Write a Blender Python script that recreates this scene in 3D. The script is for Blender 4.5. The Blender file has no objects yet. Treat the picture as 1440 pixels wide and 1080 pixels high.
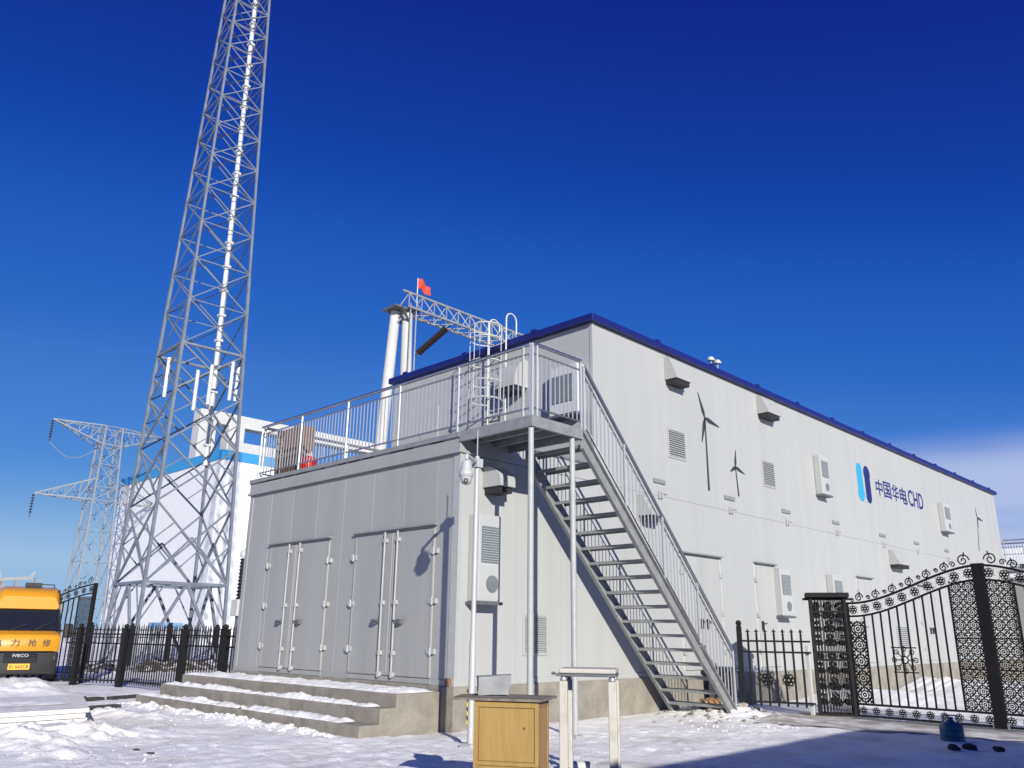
import bpy, bmesh, math, random
import numpy as np
from mathutils import Vector, Matrix, noise
random.seed(7)
SC = bpy.context.scene
COL = SC.collection
PI = math.pi

# ------------------------------------------------------------------ camera
F = 1141.9
ROT = Matrix(((0.718156, 0.19733, 0.66732), (0.695794, -0.21853, -0.684184), (0.0111966, 0.955711, -0.294093)))
ROT = Matrix([list(r) for r in ROT])
CAM = Vector((9.6205, -8.6933, 1.3))
cam_d = bpy.data.cameras.new('camera')
cam_d.sensor_fit = 'HORIZONTAL'; cam_d.sensor_width = 36; cam_d.lens = F / 1440 * 36
cam_d.clip_start = .05; cam_d.clip_end = 9000
cam = bpy.data.objects.new('camera', cam_d); COL.objects.link(cam)
_q = ROT.to_quaternion(); _q.normalize(); ROT = _q.to_matrix()
cam.matrix_world = Matrix.Translation(CAM) @ ROT.to_4x4()
SC.camera = cam

# ------------------------------------------------------------------ sky, sun, exposure
ELEV = math.radians(20)
AZ = math.atan2(.88, -.475)
SUNV = Vector((math.sin(AZ) * math.cos(ELEV), math.cos(AZ) * math.cos(ELEV), math.sin(ELEV)))
world = bpy.data.worlds.new('World'); SC.world = world; world.use_nodes = True
wn = world.node_tree; wn.nodes.clear()
def wnode(t, **k):
    n = wn.nodes.new(t)
    for a, b in k.items(): setattr(n, a, b)
    return n
w_out = wnode('ShaderNodeOutputWorld'); w_bg = wnode('ShaderNodeBackground')
sky = wnode('ShaderNodeTexSky', sky_type='NISHITA', sun_disc=False, sun_elevation=ELEV, sun_rotation=AZ,
            altitude=1400, air_density=1.0, dust_density=.1, ozone_density=3.0)
EXPO = .40
SKY_K = .105 * 2 ** EXPO
s_rgb = wnode('ShaderNodeSeparateColor')      # cold clear winter air: deeper blue than the plain model, the same all over the sky
tc = wnode('ShaderNodeTexCoord'); sep = wnode('ShaderNodeSeparateXYZ')
mp = wnode('ShaderNodeMapping'); mp.inputs['Scale'].default_value = (1.6, 1.6, 9.0); mp.inputs['Location'].default_value = (.3, .9, .1)
nz = wnode('ShaderNodeTexNoise'); nz.inputs['Scale'].default_value = 1.6; nz.inputs['Detail'].default_value = 4; nz.inputs['Roughness'].default_value = .5
r1 = wnode('ShaderNodeMapRange', interpolation_type='SMOOTHSTEP'); r1.inputs[1].default_value = .225; r1.inputs[2].default_value = .165   # only low on the sky
r2 = wnode('ShaderNodeMapRange', interpolation_type='SMOOTHSTEP'); r2.inputs[1].default_value = .16; r2.inputs[2].default_value = .52
dotn = wnode('ShaderNodeVectorMath', operation='DOT_PRODUCT'); dotn.inputs[1].default_value = (-.16, .985, 0)
r3 = wnode('ShaderNodeMapRange', interpolation_type='SMOOTHSTEP'); r3.inputs[1].default_value = .935; r3.inputs[2].default_value = .975
m1 = wnode('ShaderNodeMath', operation='MULTIPLY'); m2 = wnode('ShaderNodeMath', operation='MULTIPLY'); m3 = wnode('ShaderNodeMath', operation='MULTIPLY'); m3.inputs[1].default_value = .95
mx = wnode('ShaderNodeMixRGB'); mx.inputs['Color2'].default_value = (3.2, 3.8, 5.8, 1)
L = wn.links.new
L(tc.outputs['Generated'], mp.inputs['Vector']); L(mp.outputs[0], nz.inputs['Vector'])
L(tc.outputs['Generated'], sep.inputs[0]); L(sep.outputs['Z'], r1.inputs[0]); L(nz.outputs['Fac'], r2.inputs[0])
L(tc.outputs['Generated'], dotn.inputs[0]); L(dotn.outputs['Value'], r3.inputs[0])
L(r1.outputs[0], m1.inputs[0]); L(r2.outputs[0], m1.inputs[1]); L(m1.outputs[0], m2.inputs[0]); L(r3.outputs[0], m2.inputs[1]); L(m2.outputs[0], m3.inputs[0])
hs = wnode('ShaderNodeHueSaturation'); hs.inputs['Saturation'].default_value = 1.32
L(sky.outputs[0], hs.inputs['Color']); L(hs.outputs[0], s_rgb.inputs[0])
a_ = wnode('ShaderNodeMath', operation='MULTIPLY'); a_.inputs[1].default_value = SKY_K * .8; L(s_rgb.outputs[1], a_.inputs[0])
rmp = wnode('ShaderNodeValToRGB'); rmp.color_ramp.interpolation = 'CARDINAL'
def lin(c): return tuple((x / 255 / 12.92) if x < 10 else ((x / 255 + .055) / 1.055) ** 2.4 for x in c)
stops = ((.05, (11, 32, 120)), (.085, (16, 46, 144)), (.15, (31, 86, 183)), (.26, (60, 118, 204)), (.50, (97, 152, 216)), (.80, (150, 188, 226)))
while len(rmp.color_ramp.elements) < len(stops): rmp.color_ramp.elements.new(.5)
for e_, (p_, c_) in zip(rmp.color_ramp.elements, stops): e_.position = p_; e_.color = (*lin(c_), 1)
L(a_.outputs[0], rmp.inputs[0])
scl = wnode('ShaderNodeVectorMath', operation='SCALE'); scl.inputs['Scale'].default_value = 1 / SKY_K; L(rmp.outputs[0], scl.inputs[0])
L(scl.outputs[0], mx.inputs['Color1']); L(m3.outputs[0], mx.inputs['Fac'])
L(mx.outputs[0], w_bg.inputs['Color']); w_bg.inputs['Strength'].default_value = .105
L(w_bg.outputs[0], w_out.inputs[0])
sun_d = bpy.data.lights.new('sun', 'SUN'); sun_d.energy = 5.0; sun_d.angle = math.radians(.5); sun_d.color = (1, .955, .88)
sun = bpy.data.objects.new('sun', sun_d); COL.objects.link(sun); sun.rotation_euler = (-SUNV).to_track_quat('-Z', 'Y').to_euler()
sun.location = (20, -20, 30)
vs = SC.view_settings; vs.view_transform = 'Standard'; vs.look = 'None'; vs.exposure = EXPO; vs.gamma = 1; vs.use_curve_mapping = False

# ------------------------------------------------------------------ pixel helpers (a pixel is only a direction; the plane gives the distance)
def ray(x, y): return ROT @ Vector((x - 720, -(y - 540), -F))
def PG(x, y, z=-.1): r = ray(x, y); return CAM + r * ((z - CAM.z) / r.z)
def PX(x, y, X=0): r = ray(x, y); return CAM + r * ((X - CAM.x) / r.x)
def PY(x, y, Y=0): r = ray(x, y); return CAM + r * ((Y - CAM.y) / r.y)
def PD(x, y, D): r = ray(x, y); return CAM + r * (D / math.hypot(r.x, r.y))

# ------------------------------------------------------------------ materials
MATS = {}
def mat(name, col, rough=.6, metal=0.0, var=.0, vscale=3.0, bump=0.0, bscale=20.0, col2=None, detail=5, obj_var=0.0, spec=.5, stretch=(1, 1, 1), coat=0, contrast=(.35, .65), bdist=.02, trans=0):
    if name in MATS: return MATS[name]
    m = bpy.data.materials.new(name); m.use_nodes = True; MATS[name] = m
    nt = m.node_tree; b = nt.nodes['Principled BSDF']
    b.inputs['Roughness'].default_value = rough; b.inputs['Metallic'].default_value = metal
    b.inputs['Specular IOR Level'].default_value = spec
    if coat: b.inputs['Coat Weight'].default_value = coat; b.inputs['Coat Roughness'].default_value = .1
    c = (*col, 1); b.inputs['Base Color'].default_value = c
    geo = nt.nodes.new('ShaderNodeNewGeometry'); mapn = nt.nodes.new('ShaderNodeMapping'); mapn.inputs['Scale'].default_value = stretch
    nt.links.new(geo.outputs['Position'], mapn.inputs['Vector'])
    last = None
    if var or col2:
        n = nt.nodes.new('ShaderNodeTexNoise'); n.inputs['Scale'].default_value = vscale; n.inputs['Detail'].default_value = detail; n.inputs['Roughness'].default_value = .62
        nt.links.new(mapn.outputs[0], n.inputs['Vector'])
        r = nt.nodes.new('ShaderNodeMapRange'); r.inputs[1].default_value = contrast[0]; r.inputs[2].default_value = contrast[1]
        nt.links.new(n.outputs['Fac'], r.inputs[0])
        mixn = nt.nodes.new('ShaderNodeMixRGB')
        c2 = col2 if col2 else tuple(max(0, x * (1 - var)) for x in col)
        mixn.inputs['Color1'].default_value = c; mixn.inputs['Color2'].default_value = (*c2, 1)
        nt.links.new(r.outputs[0], mixn.inputs['Fac']); last = mixn.outputs[0]
        rr = nt.nodes.new('ShaderNodeMapRange'); rr.inputs[3].default_value = rough; rr.inputs[4].default_value = min(1, rough + .12)
        nt.links.new(n.outputs['Fac'], rr.inputs[0]); nt.links.new(rr.outputs[0], b.inputs['Roughness'])
    if obj_var:
        oi = nt.nodes.new('ShaderNodeObjectInfo'); r = nt.nodes.new('ShaderNodeMapRange'); r.inputs[3].default_value = 1 - obj_var; r.inputs[4].default_value = 1 + obj_var * .3
        nt.links.new(oi.outputs['Random'], r.inputs[0])
        h = nt.nodes.new('ShaderNodeHueSaturation'); h.inputs['Color'].default_value = c
        if last: nt.links.new(last, h.inputs['Color'])
        nt.links.new(r.outputs[0], h.inputs['Value']); last = h.outputs[0]
    if last: nt.links.new(last, b.inputs['Base Color'])
    if bump:
        n = nt.nodes.new('ShaderNodeTexNoise'); n.inputs['Scale'].default_value = bscale; n.inputs['Detail'].default_value = 6; n.inputs['Roughness'].default_value = .65
        nt.links.new(geo.outputs['Position'], n.inputs['Vector'])
        bp = nt.nodes.new('ShaderNodeBump'); bp.inputs['Strength'].default_value = bump; bp.inputs['Distance'].default_value = bdist
        nt.links.new(n.outputs['Fac'], bp.inputs['Height']); nt.links.new(bp.outputs[0], b.inputs['Normal'])
    return m
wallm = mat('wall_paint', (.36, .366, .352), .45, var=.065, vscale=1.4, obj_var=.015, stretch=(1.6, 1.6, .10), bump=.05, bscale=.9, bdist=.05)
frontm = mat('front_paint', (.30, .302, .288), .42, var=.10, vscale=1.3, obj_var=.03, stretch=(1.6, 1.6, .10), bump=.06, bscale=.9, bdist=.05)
greym = mat('grey_trim', (.22, .23, .235), .5, var=.2, vscale=6)
trimm = mat('light_trim', (.35, .36, .35), .45, var=.12, vscale=5)
whitem = mat('white_enamel', (.50, .51, .49), .35, var=.06, vscale=4)
bluem = mat('roof_blue', (.008, .013, .13), .4, var=.2, vscale=3)
concm = mat('concrete', (.27, .25, .21), .9, col2=(.15, .135, .11), vscale=3.2, bump=.5, bscale=26, contrast=(.3, .75))
concwm = mat('white_concrete', (.48, .48, .46), .8, var=.12, vscale=1.2)
steelm = mat('galvanised', (.42, .44, .45), .45, .3, var=.28, vscale=9)
stairm = mat('stair_paint', (.26, .268, .265), .5, .15, var=.25, vscale=7)
darksteel = mat('dark_steel', (.16, .17, .18), .5, .4, var=.3, vscale=8)
towerm = mat('tower_steel', (.19, .215, .25), .5, .2, var=.3, vscale=2)
chrome = mat('stainless', (.46, .465, .47), .3, .5, var=.1, vscale=20)
railm = mat('handrail_steel', (.46, .47, .48), .22, .95, var=.15, vscale=8)
ironm = mat('black_iron', (.010, .010, .011), .6, 0, spec=.25, var=.3, vscale=12, bump=.15, bscale=60)
blackm = mat('black_rubber', (.018, .018, .02), .6, var=.3, vscale=9)
grillm = mat('grille_grey', (.15, .17, .175), .5, var=.2, vscale=9)
snowm = mat('snow_lump', (.74, .735, .72), .75, var=.06, vscale=5, bump=.5, bscale=18, spec=.25)
woodm = mat('yellow_wood', (.37, .24, .075), .5, col2=(.27, .155, .04), vscale=4, stretch=(9, 9, .7), contrast=(.25, .8), bump=.1, bscale=30)
boardm = mat('weathered_board', (.22, .195, .15), .75, col2=(.12, .105, .08), vscale=5, stretch=(4, .8, 1), bump=.3, bscale=40)
foamm = mat('grey_foam', (.28, .29, .30), .9, var=.22, vscale=8, bump=.4, bscale=70)
plankm = mat('dark_plank', (.018, .016, .015), .85, col2=(.05, .043, .036), vscale=6, stretch=(1, 6, 4), bump=.4, bscale=40)
panelm = mat('white_panel', (.76, .75, .70), .6, col2=(.52, .49, .44), vscale=3, stretch=(1, 3, 8), contrast=(.4, .8))
yellowm = mat('van_yellow', (.58, .255, .008), .3, var=.08, vscale=3, coat=.5)
glassd = mat('dark_glass', (.012, .014, .02), .06, 0, spec=.6)
redm = mat('red_plastic', (.55, .02, .015), .4, var=.15, vscale=8)
flagm = mat('flag_red', (.62, .05, .02), .7, var=.15, vscale=5)
brownm = mat('brown_board', (.17, .10, .065), .75, col2=(.10, .06, .04), vscale=5, stretch=(8, 8, 1))
bluejug = mat('blue_plastic', (.012, .085, .16), .35, var=.15, vscale=6)
lightblue = mat('logo_cyan', (.025, .28, .46), .5, var=.03)
navy = mat('logo_navy', (.008, .015, .115), .5, var=.03)
decal = mat('decal_grey', (.03, .032, .04), .6, var=.1)
rubm = mat('rubble', (.42, .385, .35), .9, col2=(.22, .18, .15), vscale=7, bump=.5, bscale=40, obj_var=.25)
stonem = mat('brown_stone', (.34, .19, .085), .85, col2=(.24, .13, .06), vscale=6, bump=.5, bscale=30)
soilm = mat('soil', (.075, .058, .04), .95, col2=(.72, .72, .74), vscale=3.5, bump=.7, bscale=12, contrast=(.5, .62))
bandm = mat('band_blue', (.03, .24, .50), .5, var=.08, vscale=1)
porcm = mat('porcelain_brown', (.03, .02, .018), .25)
hazm = mat('plate_yellow', (.72, .38, .02), .4, var=.05)
ink = mat('ink', (.02, .012, .01), .5)

# ------------------------------------------------------------------ mesh helpers
WM = {}
class MB:
    def __init__(s): s.v = []; s.f = []
    def add(s, vs_, fs):
        o = len(s.v); s.v += [Vector(p) for p in vs_]; s.f += [tuple(i + o for i in q) for q in fs]; return s
    def box(s, a, b):
        x0, y0, z0 = (min(a[i], b[i]) for i in range(3)); x1, y1, z1 = (max(a[i], b[i]) for i in range(3))
        return s.add([(x0, y0, z0), (x1, y0, z0), (x1, y1, z0), (x0, y1, z0), (x0, y0, z1), (x1, y0, z1), (x1, y1, z1), (x0, y1, z1)],
                     [(3, 2, 1, 0), (4, 5, 6, 7), (0, 1, 5, 4), (1, 2, 6, 5), (2, 3, 7, 6), (3, 0, 4, 7)])
    def bar(s, p, q, w, h=None, up=(0, 0, 1)):
        p = Vector(p); q = Vector(q); d = (q - p).normalized(); h = h or w
        u = Vector(up)
        if abs(d.dot(u)) > .98: u = Vector((1, 0, 0))
        a = d.cross(u).normalized() * (w / 2); b = a.cross(d).normalized() * (h / 2)
        vs_ = [p - a - b, p + a - b, p + a + b, p - a + b, q - a - b, q + a - b, q + a + b, q - a + b]
        return s.add(vs_, [(0, 1, 2, 3), (7, 6, 5, 4), (1, 0, 4, 5), (2, 1, 5, 6), (3, 2, 6, 7), (0, 3, 7, 4)])
    def tube(s, pts, r, n=8, cap=True, r2=None):
        pts = [Vector(p) for p in pts]; m = len(pts); o = len(s.v)
        ref = None
        for i, p in enumerate(pts):
            d = (pts[min(i + 1, m - 1)] - pts[max(i - 1, 0)])
            d = d.normalized() if d.length > 1e-9 else Vector((0, 0, 1))
            if ref is None: ref = Vector((0, 0, 1)) if abs(d.z) < .9 else Vector((1, 0, 0))
            a = d.cross(ref)
            if a.length < 1e-4: a = d.orthogonal()
            a.normalize(); b = a.cross(d).normalized(); ref = b.copy() if m > 2 else ref
            rr = r if r2 is None else r + (r2 - r) * i / (m - 1)
            if isinstance(r, (list, tuple)): rr = r[i]
            for k in range(n):
                t = 2 * PI * k / n; s.v.append(p + a * (math.cos(t) * rr) + b * (math.sin(t) * rr))
        for i in range(m - 1):
            for k in range(n):
                s.f.append((o + i * n + k, o + i * n + (k + 1) % n, o + (i + 1) * n + (k + 1) % n, o + (i + 1) * n + k))
        if cap:
            s.f.append(tuple(o + k for k in reversed(range(n)))); s.f.append(tuple(o + (m - 1) * n + k for k in range(n)))
        return s
    def lathe(s, prof, c=(0, 0, 0), n=16):
        o = len(s.v); m = len(prof)
        for r, z in prof:
            for k in range(n):
                t = 2 * PI * k / n; s.v.append(Vector((c[0] + r * math.cos(t), c[1] + r * math.sin(t), c[2] + z)))
        for i in range(m - 1):
            for k in range(n):
                s.f.append((o + i * n + k, o + i * n + (k + 1) % n, o + (i + 1) * n + (k + 1) % n, o + (i + 1) * n + k))
        s.f.append(tuple(o + k for k in reversed(range(n)))); s.f.append(tuple(o + (m - 1) * n + k for k in range(n)))
        return s
    def prism(s, poly, a, b, M=None):
        """poly: list of 2D points, extruded from a to b along third axis; M maps (u,v,w)->3D"""
        M = M or (lambda u, v, w: (u, v, w)); n = len(poly)
        vs_ = [M(u, v, a) for u, v in poly] + [M(u, v, b) for u, v in poly]
        fs = [tuple(reversed(range(n))), tuple(range(n, 2 * n))] + [(i, (i + 1) % n, n + (i + 1) % n, n + i) for i in range(n)]
        return s.add(vs_, fs)
    def lump(s, c, r, seed, sz=.7, sub=1):
        bm = bmesh.new(); bmesh.ops.create_icosphere(bm, subdivisions=sub, radius=1)
        rv = Vector((seed * 3.1, seed * 1.7, seed * .9))
        vs_ = []
        for v in bm.verts:
            k = 1 + .55 * noise.noise(v.co * 1.6 + rv); vs_.append((c[0] + v.co.x * r * k, c[1] + v.co.y * r * k, c[2] + v.co.z * r * k * sz))
        fs = [tuple(v.index for v in f.verts) for f in bm.faces]; bm.free(); return s.add(vs_, fs)
    def mesh(s, name, m=None, smooth=False):
        me = bpy.data.meshes.new(name); me.from_pydata([tuple(v) for v in s.v], [], s.f)
        bm = bmesh.new(); bm.from_mesh(me); bmesh.ops.recalc_face_normals(bm, faces=bm.faces); bm.to_mesh(me); bm.free()
        if m: me.materials.append(m)
        if smooth:
            for p in me.polygons: p.use_smooth = True
            me.set_sharp_from_angle(angle=math.radians(40))
        me.update(); return me
    def build(s, name, m, parent=None, smooth=False, bevel=0, w=True, label=None, kind=None):
        """w: vertices are world coordinates (turned into the parent's frame)"""
        if parent is not None and w:
            inv = WM[parent.name].inverted(); s.v = [inv @ v for v in s.v]
        o = bpy.data.objects.new(name, s.mesh(name, m, smooth)); COL.objects.link(o)
        o.parent = parent; WM[o.name] = WM[parent.name] if parent is not None else Matrix()
        if bevel:
            bv = o.modifiers.new('bevel', 'BEVEL'); bv.width = bevel; bv.segments = 2; bv.limit_method = 'ANGLE'
        if label: o['label'] = label
        if kind: o['kind'] = kind
        return o
def tag(o, label, cat, group=None):
    o['label'] = label; o['category'] = cat
    if group: o['group'] = group
    return o
def root(name, label, cat, loc=(0, 0, 0), rz=0, group=None):
    o = bpy.data.objects.new(name, None); COL.objects.link(o); o.empty_display_size = .2
    o.location = loc; o.rotation_euler = (0, 0, rz); WM[o.name] = Matrix.Translation(Vector(loc)) @ Matrix.Rotation(rz, 4, 'Z')
    return tag(o, label, cat, group)
def inst(me, name, parent, loc, rz=0, scale=None, rot=None, w=True):
    """a part sharing mesh data; loc in world coordinates unless w=False"""
    o = bpy.data.objects.new(name, me); COL.objects.link(o); o.parent = parent
    M = Matrix.Translation(Vector(loc))
    R = rot if rot is not None else Matrix.Rotation(rz, 4, 'Z')
    S = Matrix.Diagonal((*(scale or (1, 1, 1)), 1))
    M = M @ R @ S
    if parent is not None:
        M = (WM[parent.name].inverted() @ M) if w else M
        WM[o.name] = WM[parent.name] @ M
    else: WM[o.name] = M
    o.matrix_basis = M
    return o
def textmesh(body, size, depth, m, shear=0):
    c = bpy.data.curves.new('lettering', 'FONT'); c.body = body; c.size = size; c.extrude = depth; c.offset = .012; c.align_x = 'LEFT'; c.resolution_u = 3
    o = bpy.data.objects.new('lettering', c); COL.objects.link(o)
    dg = bpy.context.evaluated_depsgraph_get(); me = bpy.data.meshes.new_from_object(o.evaluated_get(dg))
    bpy.data.objects.remove(o); bpy.data.curves.remove(c)
    me.materials.clear(); me.materials.append(m)
    return me
def fit(me, w=None, h=None):
    """normalise lettering to a given width/height with its lower left at the origin"""
    xs = [v.co.x for v in me.vertices]; ys = [v.co.y for v in me.vertices]
    x0, x1, y0, y1 = min(xs), max(xs), min(ys), max(ys)
    for v in me.vertices:
        v.co.x = (v.co.x - x0) * ((w / (x1 - x0)) if w else 1); v.co.y = (v.co.y - y0) * ((h / (y1 - y0)) if h else 1)
    return me

# ------------------------------------------------------------------ ground
def lerp(a, b, t): return a + (b - a) * t
def sstep(a, b, x):
    t = max(0, min(1, (x - a) / (b - a))); return t * t * (3 - 2 * t)
MOUNDS = []
def mound(px, py, sx, sy, h, rough=.3):
    p = PG(px, py); MOUNDS.append((p.x, p.y, sx, sy, h, rough))
mound(45, 974, 1.3, .55, .24); mound(-20, 975, 1.4, .7, .25); mound(118, 1035, .6, .35, .13, 1.3); mound(55, 1045, .9, .35, .11, 1.2); mound(175, 1032, .4, .3, .09, 1.3)
mound(0, 1045, 1.1, .4, .10, 1.1); mound(150, 1008, .6, .4, .09, 1.2); mound(90, 1068, .9, .4, .05, 1.2); mound(205, 1012, .5, .4, .08, .8)
MOUNDS.append((-7.00, -1.60, .75, .16, .035, 1.2)); MOUNDS.append((-6.10, -1.60, .75, .16, .035, 1.2)); MOUNDS.append((-5.20, -1.60, .75, .16, .035, 1.2)); MOUNDS.append((-4.30, -1.60, .75, .16, .035, 1.2)); MOUNDS.append((-3.40, -1.60, .75, .16, .035, 1.2)); MOUNDS.append((-2.50, -1.60, .75, .16, .035, 1.2)); MOUNDS.append((-1.60, -1.60, .75, .16, .035, 1.2));  mound(640, 1024, .35, .3, .08, .6); mound(1010, 1006, .75, .6, .17, .9); mound(1075, 1012, .6, .5, .06, .8)
mound(1170, 975, 2.5, 1.2, .25, .5); mound(1330, 965, 4, 1.5, .35, .4); mound(1250, 985, 1.2, .8, .2, .6)
def gh(x, y, fine=True):
    z = -.1 - .008 * max(0, min(y - 6, 25))
    near = sstep(60, 20, math.hypot(x, y))
    if fine and near > 0:
        v = Vector((x, y, 0))
        z += near * (.028 * noise.noise(v * .8) + .018 * noise.noise(v * 2.7 + Vector((9, 3, 0))) + .010 * noise.noise(v * 6.5) + .004 * noise.noise(v * 14))
        # trodden track along the front, left wing
        tramp = sstep(2.5, 0, abs(y + 3.2)) * sstep(-9, -5, x) * sstep(6, 3, x)
        z += tramp * .016 * noise.noise(Vector((x * 5.5, y * 11, 2)))
    for mx_, my_, sx, sy, h, rg in MOUNDS:
        d = ((x - mx_) / sx) ** 2 + ((y - my_) / sy) ** 2
        if d < 6:
            k = math.exp(-d)
            z += h * k * (1 + rg * (noise.noise(Vector((x * 3.1, y * 3.1, h * 50))) + .6 * noise.noise(Vector((x * 8, y * 8, h * 70)))))
    if abs(z) > 5: pass
    # flat below the road at the gate
    return z
def axis(lo, hi, step, far):
    a = list(np.arange(lo, hi + 1e-6, step)); s = step; x = hi
    while x < far: s *= 1.22; x += s; a.append(x)
    s = step; x = lo; b = []
    while x > -far: s *= 1.22; x -= s; b.append(x)
    return b[::-1] + a
ax = axis(-11.0, 7.0, .055, 5000); ay = axis(-5.5, 6.6, .055, 5000); nx = len(ax)
GZ_ = np.array([[gh(x, y) for x in ax] for y in ay]); AXN = np.array(ax); AYN = np.array(ay)
def stamp(x, y, ang, l=.15, w=.062, d=.03):
    i0, i1 = np.searchsorted(AXN, (x - .3, x + .3)); j0, j1 = np.searchsorted(AYN, (y - .3, y + .3))
    if i1 <= i0 or j1 <= j0: return
    dx = AXN[None, i0:i1] - x; dy = AYN[j0:j1, None] - y; c, s_ = math.cos(ang), math.sin(ang)
    q = np.sqrt(((dx * c + dy * s_) / l) ** 2 + ((-dx * s_ + dy * c) / w) ** 2)
    GZ_[j0:j1, i0:i1] += -d * np.clip(1.15 - q, 0, .5) * 2 + d * .45 * np.exp(-((q - 1.45) / .28) ** 2)
rs = random.Random(5)
def walk(p, q, n, spread=.12):
    p = Vector(p[:2]); q = Vector(q[:2]); u = (q - p).normalized(); nrm = Vector((-u.y, u.x)); m_ = int((q - p).length / .33); ph = rs.random() * 6
    for k in range(m_):
        c = p.lerp(q, k / m_) + nrm * ((.1 if k % 2 else -.1) + spread * math.sin(k * .35 + ph)); stamp(c.x, c.y, math.atan2(u.y, u.x) + rs.uniform(-.25, .25), d=rs.uniform(.008, .02))
for a_, b_ in (((200, 1000), (640, 1075)), ((120, 1025), (560, 1085)), ((330, 1020), (620, 1060)), ((640, 1040), (1000, 1030)), ((700, 1085), (1180, 1012)), ((820, 1040), (1130, 1020)), ((10, 1060), (330, 1085)), ((250, 1030), (160, 990)), ((560, 1060), (900, 1085)), ((870, 1020), (1000, 1060))):
    walk(PG(*a_), PG(*b_), 0)
for k in range(160):
    p_ = PG(rs.uniform(60, 1200), rs.uniform(1005, 1085)); stamp(p_.x, p_.y, rs.uniform(0, 6.3), d=rs.uniform(.004, .014))
gv = [(x, y, GZ_[j, i]) for j, y in enumerate(ay) for i, x in enumerate(ax)]
gf = [(j * nx + i, j * nx + i + 1, (j + 1) * nx + i + 1, (j + 1) * nx + i) for j in range(len(ay) - 1) for i in range(nx - 1)]
gme = bpy.data.meshes.new('ground'); gme.from_pydata(gv, [], gf)
for p in gme.polygons: p.use_smooth = True
def snow_ground():
    m = bpy.data.materials.new('snow_ground'); m.use_nodes = True; nt = m.node_tree; b = nt.nodes['Principled BSDF']
    b.inputs['Roughness'].default_value = .7; b.inputs['Specular IOR Level'].default_value = .3
    g = nt.nodes.new('ShaderNodeNewGeometry')
    def nse(scale, detail=6, rough=.6, st=(1, 1, 1)):
        mpn = nt.nodes.new('ShaderNodeMapping'); mpn.inputs['Scale'].default_value = st; nt.links.new(g.outputs['Position'], mpn.inputs[0])
        n = nt.nodes.new('ShaderNodeTexNoise'); n.inputs['Scale'].default_value = scale; n.inputs['Detail'].default_value = detail; n.inputs['Roughness'].default_value = rough
        nt.links.new(mpn.outputs[0], n.inputs['Vector']); return n.outputs['Fac']
    def rng(sock, a, b2, c=0, d=1):
        r = nt.nodes.new('ShaderNodeMapRange'); r.inputs[1].default_value = a; r.inputs[2].default_value = b2; r.inputs[3].default_value = c; r.inputs[4].default_value = d
        nt.links.new(sock, r.inputs[0]); return r.outputs[0]
    def mix(f, a, c2):
        x = nt.nodes.new('ShaderNodeMixRGB'); nt.links.new(f, x.inputs['Fac'])
        for s_, v in (('Color1', a), ('Color2', c2)):
            if isinstance(v, tuple): x.inputs[s_].default_value = v
            else: nt.links.new(v, x.inputs[s_])
        return x.outputs[0]
    c = mix(rng(nse(1.3), .4, .7), (.84, .835, .825, 1), (.74, .73, .715, 1))
    c = mix(rng(nse(.8, 7, .62), .50, .66, 0, .7), c, (.56, .52, .47, 1))          # thin dirty patches
    c = mix(rng(nse(15, 4, .75), .64, .74, 0, .75), c, (.30, .26, .22, 1))              # grit
    nt.links.new(c, b.inputs['Base Color'])
    bp = nt.nodes.new('ShaderNodeBump'); bp.inputs['Strength'].default_value = .7; bp.inputs['Distance'].default_value = .035
    nt.links.new(nse(9, 8, .68, (1, 1.7, 1)), bp.inputs['Height'])
    bp2 = nt.nodes.new('ShaderNodeBump'); bp2.inputs['Strength'].default_value = .5; bp2.inputs['Distance'].default_value = .02
    nt.links.new(nse(38, 4, .7), bp2.inputs['Height']); nt.links.new(bp.outputs[0], bp2.inputs['Normal'])
    nt.links.new(bp2.outputs[0], b.inputs['Normal'])
    return m
gme.materials.append(snow_ground())
ground = bpy.data.objects.new('ground', gme); COL.objects.link(ground); ground['kind'] = 'structure'; ground['label'] = 'trodden snow over open flat ground'

# concrete road strip in front of the gate, thinly covered with snow
roadm = mat('road_concrete', (.30, .275, .25), .85, col2=(.62, .61, .60), vscale=1.6, bump=.35, bscale=30, contrast=(.44, .62))
g0, g1 = PG(1150, 1014), PG(1440, 1034)
rd = MB()
import itertools
gx = Vector((.98, .16, 0)).normalized(); gy = Vector((-gx.y, gx.x, 0)); base = PG(1090, 1010)
N1, N2 = 50, 10
vv = []; ff = []
for i in range(N1 + 1):
    for j in range(N2 + 1):
        p = base + gx * (i * .24) + gy * (-1.15 + j * .21 + .10 * noise.noise(Vector((i * .5, j * 3, 0))) * (j in (0, N2))); vv.append((p.x, p.y, gh(p.x, p.y) + .012))
for i in range(N1):
    for j in range(N2): a = i * (N2 + 1) + j; ff.append((a, a + N2 + 1, a + N2 + 2, a + 1))
rd.add(vv, ff); o = rd.build('gate_road', roadm); o['kind'] = 'structure'; o['label'] = 'concrete strip in front of the black gate'

# ------------------------------------------------------------------ station building
XL, YE = -6.75, 31.6
Z0, Z1, ZT, ZR = .53, 4.12, 4.45, 7.38
YU = 3.48; XU = -6.47
B = root('station_building', 'long two storey pale grey panel building with blue roof edge', 'building', (XL / 2, YE / 2, -.1))
MB().box((XL - .05, -.05, -.5), (.05, YE + .05, Z0)).build('plinth', concm, B, bevel=.012)
MB().box((XL + .05, .05, Z0), (-.05, YE - .05, Z1)).build('lower_core', greym, B)
MB().box((XU + .05, YU + .05, Z1), (-.05, YE - .05, ZR)).build('upper_core', greym, B)
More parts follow.
